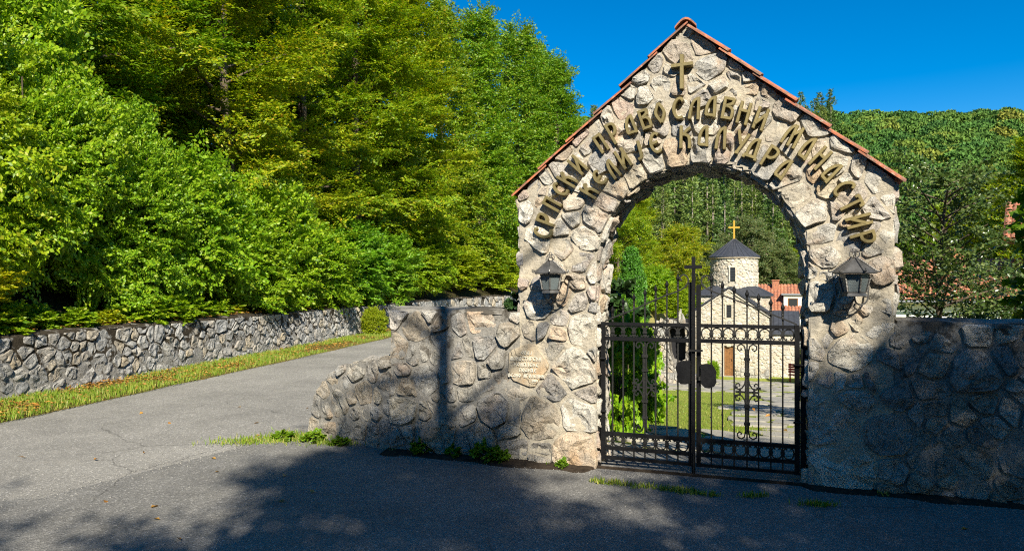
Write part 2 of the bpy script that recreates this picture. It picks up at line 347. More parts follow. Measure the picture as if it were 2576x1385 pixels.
def terrain(x, y):
    x = np.asarray(x, float); y = np.asarray(y, float)
    D = wall_dist(x, y); u, w = gate_local(x, y)
    n = vnoise(x * 0.35 + 7, y * 0.35) - 0.5; n2 = vnoise(x * 1.3, y * 1.3 + 9) - 0.5
    sd = np.clip(-D - 0.2, 0, None)
    hill = 0.83 + 13.0 * (1 - np.exp(-0.45 * sd / 13.0)) + 0.35 * n * np.clip(-D, 0, 4)
    hill = np.where(y > 50, 0.83 + (hill - 0.83) * (1 - 0.7 * smooth(50, 80, y)), hill)
    g = np.clip(w - 0.5, 0, None)
    floor = -np.minimum(0.113 * g, 4.35)
    sh = 0.35 * smooth(5.0, 7.0, D)
    bank = sh - np.clip(1.5 * (D - 6.6 - 0.6 * n), 0, 6)
    yard = np.maximum(floor, np.where(D < 6.2, sh, bank)) * smooth(0.4, 1.5, w) + (-0.03) * (1 - smooth(0.4, 1.5, w))
    yard = np.where((u > -1.0) & (w < 22), np.where(u > 0.2, floor, yard * (1 - smooth(-1, 0.2, u)) + floor * smooth(-1, 0.2, u)), yard) 
    yard = np.where(w < 0.45, -0.03, yard)
    road = np.where(D < 1.1, 0.03 + 0.03 * n2, -0.03)
    z = np.where(D < -0.40, hill, np.where(D < 4.9, road, yard))
    # far side of the valley
    far = -4.4 + 0.37 * np.clip(y - 74 + 0.10 * x + 5 * n, 0, 1e9)
    ridge = 44.5 + 6 * (vnoise(x * 0.012 + 3, y * 0.004) - 0.5) - 0.02 * x
    far = np.where(far > ridge, ridge + (far - ridge) * -0.02, far)
    near = np.where(y > 80, np.minimum(z, 6.0), z)
    return np.where(y > 60, np.maximum(near, far), z)
def ground_z(x, y): return float(terrain(np.array([x]), np.array([y]))[0])

# ground sheet, finer near the gate
xs = np.unique(np.concatenate([np.arange(-420, -60, 30), np.arange(-60, -16, 3), np.arange(-16, 26, 0.3), np.arange(26, 80, 2.0), np.arange(80, 461, 12)]).round(3))
ys = np.unique(np.concatenate([np.arange(-150, -12, 12), np.arange(-12, 60, 0.35), np.arange(60, 120, 2), np.arange(120, 300, 6), np.arange(300, 701, 40)]).round(3))
XX, YY = np.meshgrid(xs, ys); ZZ = terrain(XX, YY)
nx, ny = len(xs), len(ys); idx = np.arange(nx * ny).reshape(ny, nx)
GF = np.stack([idx[:-1, :-1], idx[:-1, 1:], idx[1:, 1:], idx[1:, :-1]], -1).reshape(-1, 4)
gm = fast_mesh('ground', np.stack([XX, YY, ZZ], -1).reshape(-1, 3), GF, M['litter'], True)
for k in ('verge', 'lawn', 'bank', 'hill'): gm.materials.append(M[k])
cx = (XX[:-1, :-1] + XX[1:, 1:]) / 2; cyy = (YY[:-1, :-1] + YY[1:, 1:]) / 2; Dc = wall_dist(cx, cyy); uc, wc = gate_local(cx, cyy)
zc = (ZZ[:-1, :-1] + ZZ[1:, 1:]) / 2
mi = np.zeros(cx.shape, int); mi[(Dc > -0.3) & (Dc < 4.9)] = 1; mi[Dc >= 4.9] = 3
mi[(Dc >= 4.9) & (zc < -0.113 * np.clip(wc - 0.5, 0, 38) + 0.25)] = 2; mi[(cyy > 62) & (Dc > 8)] = 4; mi[cyy > 110] = 4
gm.polygons.foreach_set('material_index', mi.ravel().astype(np.int32))
ground = link(bpy.data.objects.new('ground', gm)); tag(ground, 'grassy valley ground rising to wooded slopes', kind='structure')

# road strip and driveway apron
V = []; F = []
ss = np.arange(2, _cum[-1] - 2, 0.8)
rj = random.Random(3)
for i, s in enumerate(ss):
    p, n = wall_at(s); e0 = 1.17 + 0.10 * (vnoise(s * 0.9, 2.0) - 0.5) + 0.06 * (vnoise(s * 3.1, 5.0) - 0.5)
    for dd in (e0, 2.4, 3.7, 4.92): q = p + n * dd; V.append((q[0], q[1], 0.004 + 0.012 * math.sin((dd - 1.17) / 3.75 * math.pi)))
for i in range(len(ss) - 1):
    for j in range(3): a = i * 4 + j; F.append((a, a + 1, a + 5, a + 4))
tag(part('road', V, F, M['road'], smooth=True), 'worn grey asphalt lane running past the gate', kind='structure')
AP = [(-2.25, 7.46), (-2.75, 6.4), (-3.5, 5.05), (-4.9, 3.3), (-6.6, 1.0), (-8.5, -6.0), (-11.0, -20.0), (-11.0, -30.0), (40.0, -30.0), (40.0, -7.3)]
a = gate_world(6.5, 0.3); bq = gate_world(2.7, 0.3); cq = gate_world(2.5, 0.75); dq = gate_world(0.6, 0.75); eq = gate_world(0.4, 0.3); fq = gate_world(-1.3, 0.3)
AP += [a, bq, cq, dq, eq, fq]
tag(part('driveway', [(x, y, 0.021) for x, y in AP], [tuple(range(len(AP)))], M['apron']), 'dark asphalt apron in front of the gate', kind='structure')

# ------------------------------------------------------------------ stone laying
def clip(poly, nx_, nz_, c):
    out = []; m = len(poly)
    for i in range(m):
        p = poly[i]; q = poly[(i + 1) % m]; a = p[0]*nx_ + p[1]*nz_ - c; b_ = q[0]*nx_ + q[1]*nz_ - c
        if a <= 0: out.append(p)
        if (a < 0 < b_) or (b_ < 0 < a):
            t = a / (a - b_); out.append((p[0] + (q[0]-p[0])*t, p[1] + (q[1]-p[1])*t))
    return out
def lay(rng, inside, bbox, radius, edges=(), circle=None, fixed=(), tries=6000, gap=0.03, edge_gap=-0.012, sep=0.92, stretch=1.0, keepout=None):
    """scatter seeds of varied size inside a region, mirror them over its edges and return the power cells (polygon, seed, size)"""
    S = [tuple(f) for f in fixed]
    x0, x1, z0, z1 = bbox
    arr = np.array([(f[0], f[1]*stretch, f[2]) for f in S]) if S else np.zeros((0, 3))
    for _ in range(tries):
        u = rng.uniform(x0, x1); z = rng.uniform(z0, z1)
        if not inside(u, z) or (keepout and keepout(u, z)): continue
        r = radius(u, z, rng)
        if len(arr):
            d = np.hypot(arr[:, 0] - u, arr[:, 1] - z * stretch)
            if (d < (arr[:, 2] + r) * sep).any(): continue
        arr = np.vstack([arr, [u, z * stretch, r]]); S.append((u, z, r))
    n = len(S); G = []
    for (u, z, r) in S:
        for (ax, az, bx, bz) in edges:
            ex, ez = bx-ax, bz-az; l = math.hypot(ex, ez); ex /= l; ez /= l; t = (u-ax)*ex + (z-az)*ez; dd = -(u-ax)*ez + (z-az)*ex
            if -0.3*l*0 - 0.12 < t < l + 0.12 and abs(dd) < 0.75: G.append((u + 2*dd*ez, z - 2*dd*ex, r))
        if circle:
            cu, cz, cr = circle; d = math.hypot(u-cu, z-cz)
            if z > cz - 0.12 and d < cr + 0.75 and d > 1e-3: k = (2*cr - d) / d; G.append((cu + (u-cu)*k, cz + (z-cz)*k, r))
    A = np.array([(u, z*stretch, r) for u, z, r in S + G]); cells = []
    for i in range(n):
        px, pz, r = A[i]; d = np.hypot(A[:, 0]-px, A[:, 1]-pz); order = np.argsort(d)[1:34]
        poly = [(px-1.2, pz-1.2), (px+1.2, pz-1.2), (px+1.2, pz+1.2), (px-1.2, pz+1.2)]
        for j in order:
            D_ = d[j]
            if D_ < 1e-4: continue
            qx, qz, rj_ = A[j]; nx_, nz_ = (qx-px)/D_, (qz-pz)/D_
            c = ((qx*qx+qz*qz) - (px*px+pz*pz) + 0.8*(r*r - rj_*rj_)) / (2*D_) - (gap if j < n else edge_gap) / 2
            poly = clip(poly, nx_, nz_, c)
            if len(poly) < 3: break
        if len(poly) >= 3:
            poly = [(x, z / stretch) for x, z in poly]
            cells.append((poly, S[i]))
    return cells
def round_poly(poly, rng, cut=0.16, jit=0.07):
    n = len(poly); ce = (sum(p[0] for p in poly)/n, sum(p[1] for p in poly)/n); out = []
    # drop very short edges
    P = [p for i, p in enumerate(poly) if math.hypot(p[0]-poly[i-1][0], p[1]-poly[i-1][1]) > 0.012]
    if len(P) < 3: return None, ce
    n = len(P)
    for i in range(n):
        p = P[i]; q = P[(i+1) % n]; l = math.hypot(q[0]-p[0], q[1]-p[1])
        for t in ((cut, 1-cut) if l < 0.16 else (cut*0.8, 0.5, 1-cut*0.8)):
            x = p[0] + (q[0]-p[0])*t; z = p[1] + (q[1]-p[1])*t; k = 1 + rng.uniform(-jit, jit*0.5)
            out.append((ce[0] + (x-ce[0])*k, ce[1] + (z-ce[1])*k))
    return out, ce
def stone_geo(poly, fmap, h, rng, bury=0.03, flat=False, light=False, rough=0.35):
    """a rough lump of stone over a 2D outline; fmap(a, b, out) -> xyz"""
    P, ce = round_poly(poly, rng)
    if P is None: return None
    n = len(P); V = []; F = []
    tilt = (rng.uniform(-1, 1) * 0.10, rng.uniform(-1, 1) * 0.10) if not flat else (0, 0)
    rings = [(1.0, -bury, 0), (0.99, h*0.55, 0.2), (0.955, h*0.95, 0.7), (0.74, h, 1.0), (0.5, h, 1.0), (0.24, h, 1.0)] if not light else [(1.0, -bury, 0), (0.95, h*0.8, 0.4), (0.6, h*1.05, 0.8)]
    ox, oz = rng.uniform(0, 200), rng.uniform(0, 200); ph = rng.uniform(0, math.pi); c_, s_ = math.cos(ph), math.sin(ph)
    pts2 = [(ce[0] + (x-ce[0])*k, ce[1] + (z-ce[1])*k, hh, j) for (k, hh, j) in rings for (x, z) in P] + [(ce[0], ce[1], rings[-1][1], 1.0)]
    q = np.array(pts2); e1 = (q[:, 0]-ce[0])*c_ + (q[:, 1]-ce[1])*s_; e2 = (q[:, 1]-ce[1])*c_ - (q[:, 0]-ce[0])*s_
    nz_ = (vnoise(e1*7 + ox, e2*16 + oz) - 0.5) * 1.5 + (vnoise(e1*23 + oz, e2*30 + ox) - 0.5) * 0.9
    for (a, b_, hh, j), nn in zip(pts2, nz_):
        o = hh
        if hh > 0:
            if not flat:
                o += (a-ce[0])*tilt[0] + (b_-ce[1])*tilt[1] + nn * (0.016 + h * rough * 1.6) * j
                a += rng.uniform(-1, 1)*0.008*j; b_ += rng.uniform(-1, 1)*0.008*j
            o = max(o, 0.002)
        V.append(fmap(a, b_, o))
    m_ = len(rings)
    for r_ in range(m_ - 1):
        for i in range(n):
            i2 = (i+1) % n; F.append((r_*n+i, r_*n+i2, (r_+1)*n+i2, (r_+1)*n+i))
    c = len(V) - 1
    for i in range(n): F.append(((m_-1)*n+i, (m_-1)*n+(i+1) % n, c))
    return V, F
def lay_parts(cells, fmap, hfun, mat, parent_of, rng, name='stone', light=False, limit=10**9, stuff_name='stone_field', rough=0.35, bury=0.03):
    rest = {}; k = 0
    for (poly, seed) in cells:
        g = stone_geo(poly, fmap, hfun(seed, rng), rng, light=light, rough=rough, bury=bury)
        if g is None: continue
        par = parent_of(seed)
        if par is None: continue
        k += 1
        if k <= limit: part(name, g[0], g[1], mat(seed) if callable(mat) else mat, par)
        else: rest.setdefault(par, MB()).add(*g)
    for par, mb in rest.items(): tag(mb.obj(stuff_name, mat, par), kind='stuff')

# ------------------------------------------------------------------ gateway, side walls
OC, OR, SP = 1.52, 0.835, 1.73                       # opening centre, radius, springing height
TH = 0.50
EAVE_L, EAVE_R, APEX = (0.0, 2.37), (2.946, 2.36), (1.43, 3.69)
WT = 1.335; WTR = 1.292
LOC = (GX, GY, 0)
gateway = tag(empty('arched_gateway', LOC, -ANG), 'pointed rubble stone gateway with round arch, bronze lettering and red tiled top', 'gateway')
wall_l = tag(empty('gate_wall', LOC, -ANG), 'low rubble stone wall left of the arch, with carved inscription stone', 'wall')
wall_r = tag(empty('gate_wall', LOC, -ANG), 'shaded rubble stone wall right of the arch', 'wall')
UL, UR = -1.273, 5.6
def gable(u): return EAVE_L[1] + (APEX[1]-EAVE_L[1]) * (u-EAVE_L[0]) / (APEX[0]-EAVE_L[0]) if u < APEX[0] else APEX[1] + (EAVE_R[1]-APEX[1]) * (u-APEX[0]) / (EAVE_R[0]-APEX[0])
def in_gate(u, z):
    if z < -0.12 or u < UL or u > UR: return False
    if 0 <= u <= EAVE_R[0]:
        if z > gable(u): return False
        if abs(u-OC) < OR and z < SP: return False
        return math.hypot(u-OC, z-SP) > OR
    return z < (WT if u < 0 else WTR)
edges = [(UL, WT, 0, WT), (0, WT+0.05, 0, EAVE_L[1]), (EAVE_L[0], EAVE_L[1], APEX[0], APEX[1]), (APEX[0], APEX[1], EAVE_R[0], EAVE_R[1]), (EAVE_R[0], EAVE_R[1], EAVE_R[0], WTR+0.05),
         (EAVE_R[0], WTR, UR, WTR), (UL, -0.12, UL, WT), (OC-OR, -0.12, OC-OR, SP), (OC+OR, -0.12, OC+OR, SP), (UL, -0.14, OC-OR, -0.14), (OC+OR, -0.14, UR, -0.14)]
rng = random.Random(11)
fixed = [(0.06, 0.875, 0.20)]
for k in range(17):
    an = R(4 + 172 * k / 16 + rng.uniform(-2.5, 2.5)); rr = OR + rng.uniform(0.10, 0.16); fixed.append((OC + rr*math.cos(an), SP + rr*math.sin(an), rng.uniform(0.075, 0.10)))
fixed += [(0.50, 0.12, 0.22), (0.52, 0.45, 0.16), (0.20, 0.40, 0.20), (0.50, 0.86, 0.19), (2.60, 0.16, 0.22), (2.52, 0.52, 0.17)]
def rad(u, z, r):
    if z < 1.3: return r.choice([0.045, 0.07, 0.10, 0.13, 0.16])
    return r.choice([0.035, 0.055, 0.08, 0.105, 0.13])
cells = lay(rng, in_gate, (UL, UR, -0.12, 3.7), rad, edges, (OC, SP, OR), fixed, 9000, gap=0.020, keepout=lambda u, z: math.hypot(u-OC, z-SP) < OR + 0.25 and z > SP - 0.05)
fmap = lambda a, b, o: (a, -o, b)
def who(seed):
    u, z, r = seed
    if u < 0.10 and z < WT: return wall_l
    if u > EAVE_R[0] and z < WT: return wall_r
    return gateway
def smat(seed): 
    u, z, r = seed
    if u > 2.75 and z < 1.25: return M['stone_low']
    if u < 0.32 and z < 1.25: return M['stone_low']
    return M['stone']
plaque = None
for (poly, seed) in cells:
    if seed == fixed[0]:
        g = stone_geo(poly, fmap, 0.026, rng, flat=True); plaque = part('inscription_stone', g[0], g[1], M['plaque'], wall_l); plaque['label'] = 'flat stone carved with a short Cyrillic inscription'
        continue
    h = rng.uniform(0.012, 0.050) * (0.75 + seed[2] * 2.0)
    g = stone_geo(poly, fmap, h, rng)
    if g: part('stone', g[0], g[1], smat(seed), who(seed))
# mortar cores
arc = [(OC + OR*math.cos(t), SP + OR*math.sin(t)) for t in np.linspace(0, math.pi, 37)]
outline = [(0.0, -0.15), (OC-OR, -0.15)] + arc[::-1] + [(OC+OR, -0.15), (EAVE_R[0], -0.15), EAVE_R, APEX, EAVE_L]
MB().prism(outline[::-1], 0.0, TH).obj('mortar_core', M['mortar'], gateway)
def rough_top(u0, u1, zt, amp, seedv):
    us = np.linspace(u0, u1, max(3, int((u1-u0) / 0.09))); return [(u, zt + amp * (vnoise(u*6 + seedv, seedv) - 0.5) * 2) for u in us]
MB().prism(([(UL, -0.15), (-0.002, -0.15)] + rough_top(UL, -0.002, WT, 0.012, 3.3)[::-1])[::-1], 0.004, 0.42).obj('mortar_core', M['mortar_low'], wall_l)
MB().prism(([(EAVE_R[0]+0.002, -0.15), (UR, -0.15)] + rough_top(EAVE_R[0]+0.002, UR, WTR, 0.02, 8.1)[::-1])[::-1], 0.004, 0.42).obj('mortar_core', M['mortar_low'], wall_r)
# uneven pointing smeared over the joints
def pointing(u0, u1, z0, z1, ok, mat, parent, seedv, st=0.026, base=0.006, amp=0.026):
    us = np.arange(u0, u1, st); zs = np.arange(z0, z1, st); U, Zg = np.meshgrid(us, zs)
    o = base + amp*(vnoise(U*5.5+seedv, Zg*5.5) - 0.42) + 0.016*(vnoise(U*14+3, Zg*14+seedv) - 0.5) + 0.007*(vnoise(U*37, Zg*37+seedv) - 0.5)
    o = np.where(np.hypot(U-0.06, Zg-0.875) < 0.24, np.minimum(o, 0.006), o); o = np.clip(o, 0.003, None)
    ins = np.array([[ok(u, z) for u in us] for z in zs]); ix = np.arange(U.size).reshape(U.shape)
    q = ins[:-1, :-1] & ins[1:, :-1] & ins[:-1, 1:] & ins[1:, 1:]
    F = np.stack([ix[:-1, :-1], ix[:-1, 1:], ix[1:, 1:], ix[1:, :-1]], -1)[q]
    return link(bpy.data.objects.new('pointing', fast_mesh('pointing', np.stack([U, -o, Zg], -1).reshape(-1, 3), F, mat, True)), parent)
pointing(0.0, EAVE_R[0]+0.02, -0.03, 3.7, lambda u, z: 0 <= u <= EAVE_R[0] and in_gate(u, z), M['mortar'], gateway, 2.2)
pointing(UL, 0.01, -0.03, WT, lambda u, z: u <= 0.005 and in_gate(u, z), M['mortar_low'], wall_l, 5.1)
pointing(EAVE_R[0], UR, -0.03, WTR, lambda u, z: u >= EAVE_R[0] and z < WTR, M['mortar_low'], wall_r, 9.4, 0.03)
# stones lining the opening
JL = SP + 0.12; AL = math.pi * OR; SL = 2*JL + AL
def lining(s, t, o):
    if s < JL: u, z, nu, nz = OC-OR, -0.12 + s, 1, 0
    elif s > JL + AL: u, z, nu, nz = OC+OR, SP - (s-JL-AL), -1, 0
    else:
        an = math.pi - (s-JL)/OR; u, z = OC + OR*math.cos(an), SP + OR*math.sin(an); nu, nz = -math.cos(an), -math.sin(an)
    return (u + nu*o, t, z + nz*o)
lc = lay(rng, lambda s, t: 0 < s < SL and 0.03 < t < TH-0.02, (0, SL, 0.03, TH-0.02), lambda u, z, r: r.choice([0.06, 0.09, 0.12]), [(0, 0.015, SL, 0.015), (0, TH, SL, TH), (0, 0, 0, TH), (SL, 0, SL, TH)], tries=3000, gap=0.03)
lay_parts(lc, lining, lambda s, r: r.uniform(0.012, 0.035), M['stone'], lambda s: gateway, rng)
# outer flanks of the pillars
for (uu, nu) in ((0.0, -1), (EAVE_R[0], 1)):
    fc = lay(rng, lambda a, b: 0.03 < a < TH-0.03 and WT < b < 2.33, (0.03, TH-0.03, WT, 2.33), lambda u, z, r: r.choice([0.07, 0.1, 0.13]), [(0.0, WT, 0.0, 2.34), (TH, WT, TH, 2.34), (0, WT, TH, WT), (0, 2.35, TH, 2.35)], tries=900)
    lay_parts(fc, (lambda uu, nu: lambda a, b, o: (uu + nu*o, a, b))(uu, nu), lambda s, r: r.uniform(0.012, 0.035), M['stone'], lambda s: gateway, rng)
# coping of the two low walls: flat cement lip with moss
for (u0, u1, zt, par, sd) in ((UL-0.01, -0.02, WT, wall_l, 1.7), (EAVE_R[0]+0.02, UR, WTR, wall_r, 6.2)):
    mb = MB(); us = np.arange(u0, u1, 0.16)
    V = []; F = []
    for u in us:
        a_ = 0.02*(vnoise(u*5, sd)-0.5); b_ = 0.03*(vnoise(u*7+3, sd)-0.5)
        V += [(u, -0.012+b_, zt-0.022+a_), (u, -0.004+b_, zt+0.012+a_), (u, 0.20, zt+0.035+a_), (u, 0.44, zt+0.02+a_), (u, 0.44, zt-0.03+a_)]
    for i in range(len(us)-1):
        for j in range(4): q = i*5+j; F.append((q, q+5, q+6, q+1))
    F += [tuple(range(5)), tuple(range((len(us)-1)*5+4, (len(us)-1)*5-1, -1))]
    part('coping', V, F, M['mortar_low'], par)

# low rounded end of the left wall, turning back along the lane
bx, by = gate_world(UL, 0.0); END = (-2.14, 7.36); el = math.hypot(END[0]-bx, END[1]-by); ea = math.atan2(END[1]-by, END[0]-bx)
wall_e = tag(empty('wall_end', (bx, by, 0), ea + math.pi), 'low rounded stone wall stub at the lane corner', 'wall')
# local x runs from the stub's tip (-el) to the gate wall (0)
TOPE = [(-el, 0.0), (-el+0.03, 0.22), (-el+0.10, 0.42), (-el+0.27, 0.60), (-el+0.55, 0.76), (-el+0.9, 0.845), (0.03, 0.865)]
def topz(x): return float(np.interp(x, [p[0] for p in TOPE], [p[1] for p in TOPE]))
ec = lay(rng, lambda a, b: -el < a < 0.0 and -0.1 < b < topz(a), (-el, 0.0, -0.1, 0.87), lambda u, z, r: r.choice([0.07, 0.10, 0.13, 0.15]), [TOPE[i] + TOPE[i+1] for i in range(len(TOPE)-1)] + [(0, -.1, 0, .86), (-el, -0.14, 0, -0.14)], tries=2500, gap=0.03)
pointing(-el, 0.02, -0.03, 0.87, lambda a, b: -el < a < 0.015 and b < topz(a), M['mortar_low'], wall_e, 3.7)
lay_parts(ec, lambda a, b, o: (a, -o, b), lambda s, r: r.uniform(0.010, 0.036), M['stone_low'], lambda s: wall_e, rng)
MB().prism([(-el, -0.15)] + TOPE + [(0.03, -0.15)], 0.0, 0.42).obj('mortar_core', M['mortar_low'], wall_e)
# cap stones over the stub's curved top and tip
tl = [0]
for i in range(len(TOPE)-1): tl.append(tl[-1] + math.hypot(TOPE[i+1][0]-TOPE[i][0], TOPE[i+1][1]-TOPE[i][1]))
def capmap(s, t, o):
    x = float(np.interp(s, tl, [p[0] for p in TOPE])); z = float(np.interp(s, tl, [p[1] for p in TOPE]))
    x2 = float(np.interp(s+0.05, tl, [p[0] for p in TOPE])); z2 = float(np.interp(s+0.05, tl, [p[1] for p in TOPE])); l = math.hypot(x2-x, z2-z) or 1
    return (x - (z2-z)/l*o, t, z + (x2-x)/l*o)
cc = lay(rng, lambda a, b: 0.02 < a < tl[-1]-0.05 and 0.03 < b < 0.40, (0, tl[-1], 0.02, 0.41), lambda u, z, r: r.choice([0.08, 0.12]), [(0, 0.0, tl[-1], 0.0), (0, 0.42, tl[-1], 0.42)], tries=900)
lay_parts(cc, capmap, lambda s, r: r.uniform(0.006, 0.022), M['stone_low'], lambda s: wall_e, rng)

# ------------------------------------------------------------------ gable tiles
def tile_geo(length=0.40, width=0.21, rise=0.05, th=0.016, n=7):
    V = []; F = []
    for (x, k) in ((0.0, 1.0), (length, 0.9)):
        for s_ in (0, 1):
            for i in range(n):
                t = i/(n-1); a = math.pi*t
                V.append((x, (t-0.5)*width*k, rise*math.sin(a)*k + (th if s_ else 0)))
    m_ = n
    for i in range(n-1):
        F += [(i, i+1, 2*m_+i+1, 2*m_+i), (m_+i, 3*m_+i, 3*m_+i+1, m_+i+1), (i, m_+i, m_+i+1, i+1), (2*m_+i, 2*m_+i+1, 3*m_+i+1, 3*m_+i)]
    F += [(0, 2*m_, 3*m_, m_), (n-1, m_+n-1, 3*m_+n-1, 2*m_+n-1)]
    return V, F
TILE = mk_mesh('tile', *tile_geo(0.40, 0.21, 0.032, 0.012), M['tile'], False)
def place_tiles(p0, p1, cols, parent, rows, w0, wstep, seed):
    """tiles climbing from eave p0 to ridge p1 in the parent's x-z plane; columns run along the parent's y"""
    r_ = random.Random(seed); dx, dz = p1[0]-p0[0], p1[1]-p0[1]; L_ = math.hypot(dx, dz); a_ = math.atan2(dz, dx); st = L_/rows
    for i in range(rows):
        for c in range(cols):
            t = i*st; x = p0[0]+dx*t/L_; z = p0[1]+dz*t/L_
            o = bpy.data.objects.new('tile', TILE); link(o, parent)
            nxx, nzz = -math.sin(a_), math.cos(a_)
            if nzz < 0: nxx, nzz = -nxx, -nzz
            lift = 0.010
            M4 = Matrix.Translation((x + nxx*lift + r_.uniform(-.008, .008), w0 + c*wstep + r_.uniform(-.008, .008), z + nzz*lift))
            ex = Vector((dx/L_, 0, dz/L_)); ez = Vector((nxx, 0, nzz)); ey = ez.cross(ex)
            rotm = Matrix((ex, ey, ez)).transposed().to_4x4()
            o.matrix_local = M4 @ rotm @ Matrix.Rotation(R(4 + r_.uniform(-1, 1.5)) , 4, 'Y') @ Matrix.Rotation(R(r_.uniform(-2, 2)), 4, 'Z')
place_tiles((-0.035, 2.345), (1.385, 3.665), 3, gateway, 6, 0.035, 0.215, 4)
place_tiles((2.995, 2.33), (1.50, 3.645), 3, gateway, 6, 0.035, 0.215, 9)
RID = mk_mesh('ridge_tile', *tile_geo(0.36, 0.17, 0.065, 0.016, 9), M['tile'])
for k in range(2):
    o = link(bpy.data.objects.new('ridge_tile', RID), gateway); o.location = (1.43, -0.06 + k*0.31, 3.665 + k*0.004); o.rotation_euler = (R(0), 0, R(90))
# cement bed under the ridge
MB().prism([(1.30, 3.60), (1.40, 3.715), (1.46, 3.715), (1.57, 3.57), (1.43, 3.66)], -0.012, 0.3).obj('ridge_cement', M['mortar'], gateway)

# ------------------------------------------------------------------ bronze letters
GL = {
 'С': ([[(.97,.84),(.80,.96),(.50,.93),(.22,.72),(.12,.45),(.28,.18),(.55,.08),(.92,.13)]], []),
 'Р': ([[(.20,.93),(.62,.93),(.90,.84),(.86,.62),(.55,.46),(.20,.45)]], [[(.13,0),(.13,1)]]),
 'П': ([], [[(.13,0),(.13,1)], [(.87,0),(.87,1)], [(.15,.93),(.85,.93)]]),
 'К': ([[(.18,.58),(.50,.60),(.80,.50),(.88,.28),(.88,0)], [(.35,.60),(.60,.78),(.95,.92)]], [[(.13,0),(.13,1)]]),
 'И': ([], [[(.13,0),(.13,1)], [(.87,0),(.87,1)], [(.18,.22),(.82,.74)]]),
 'А': ([[(.86,.95),(.52,.82),(.24,.52),(.14,.10)]], [[(.88,0),(.88,1)], [(.12,.10),(.84,.08)]]),
 'Л': ([[(.80,.95),(.48,.82),(.24,.52),(.13,0)]], [[(.85,0),(.85,1)]]),
 'Д': ([[(.82,.97),(.52,.84),(.32,.56),(.24,.16)]], [[(.85,.10),(.85,1)], [(.04,.13),(1.0,.13)], [(.08,0),(.08,.12)], [(.96,0),(.96,.12)]]),
 'В': ([[(.18,.58),(.60,.58),(.86,.44),(.88,.20),(.84,.07)]], [[(.13,0),(.13,1)], [(.15,.94),(.90,.94)], [(.90,.97),(.78,.74),(.30,.60)], [(.15,.06),(.88,.06)]]),
 'О': ([[(.50,.97),(.80,.70),(.88,.45),(.52,.04)], [(.50,.97),(.18,.65),(.14,.42),(.52,.04)]], []),
 'Н': ([], [[(.13,0),(.13,1)], [(.87,0),(.87,1)], [(.15,.60),(.85,.60)]]),
 'М': ([[(.50,.97),(.28,.80),(.14,.45),(.08,0)]], [[(.52,0),(.52,1)], [(.90,0),(.90,1)], [(.55,.55),(.86,.84)]]),
 'Т': ([], [[(.50,0),(.50,.95)], [(.03,.93),(.97,.93)], [(.07,.78),(.07,.95)], [(.93,.78),(.93,.95)]]),
 'Е': ([[(.95,.86),(.80,.95),(.48,.92),(.20,.70),(.12,.45),(.28,.17),(.58,.07),(.95,.14)]], [[(.15,.50),(.80,.56)]]),
 'Ј': ([[(.82,1),(.82,.35),(.70,.12),(.20,.06)]], []),
 'У': ([], [[(.14,1),(.50,.42)], [(.96,.92),(.36,.06)], [(.22,.05),(.50,.05)]]),
 'Ж': ([], [[(.5,0),(.5,1)], [(.05,1),(.5,.5)], [(.95,1),(.5,.5)], [(.05,0),(.5,.5)], [(.95,0),(.5,.5)]]),
 'Г': ([], [[(.13,0),(.13,1)], [(.15,.93),(.85,.93)]]),
 '2': ([[(.10,.80),(.40,.98),(.80,.80),(.70,.50),(.12,.07)]], [[(.10,.06),(.90,.06)]]),
 '0': ([[(.50,.97),(.85,.5),(.50,.03)], [(.50,.97),(.15,.5),(.50,.03)]], []),
 '1': ([], [[(.5,0),(.5,1)]]),
}
def stroke_geo(mb, pts, wd, back, front, fmap_):
    """flat bar following pts with chamfered front edges; fmap_(x, y, out)"""
    n = len(pts); P = [Vector(p) for p in pts]; V = []
    for i in range(n):
        t = (P[min(i+1, n-1)] - P[max(i-1, 0)]); t.normalize(); nn = Vector((-t.y, t.x))
        k = 1.0
        if 0 < i < n-1:
            t1 = (P[i]-P[i-1]).normalized(); k = min(1.5, 1/max(0.5, t.dot(t1)))
        for (s_, o) in ((1, back), (1, front-0.005), (0.72, front), (-0.72, front), (-1, front-0.005), (-1, back)):
            q = P[i] + nn*(s_*wd/2*k); V.append(fmap_(q.x, q.y, o))
    F = []
    for i in range(n-1):
        for j in range(6): j2 = (j+1) % 6; F.append((i*6+j, i*6+j2, (i+1)*6+j2, (i+1)*6+j))
    F += [tuple(range(5, -1, -1)), tuple(range((n-1)*6, n*6))]
    mb.add(V, F)
def letter(ch, u, z, rx, rz, ux, uz, wd, back, front, mat, parent):
    mb = MB(); H = math.hypot(ux, uz); W = math.hypot(rx, rz); curves, lines = GL[ch]
    e1 = (rx, rz); e2 = (ux, uz); k = 0
    fm = lambda x, y, o: (u + x, -o, z + y)
    for c in curves: stroke_geo(mb, [(p.x*rx + p.y*ux, p.x*rz + p.y*uz) for p in catmull(c, 5)], wd, back, front + 0.0008*k, fm); k += 1
    for l in lines: stroke_geo(mb, [(p[0]*rx + p[1]*ux, p[0]*rz + p[1]*uz) for p in l], wd, back, front + 0.0008*k, fm); k += 1
    return mb.obj('letter', mat, parent)
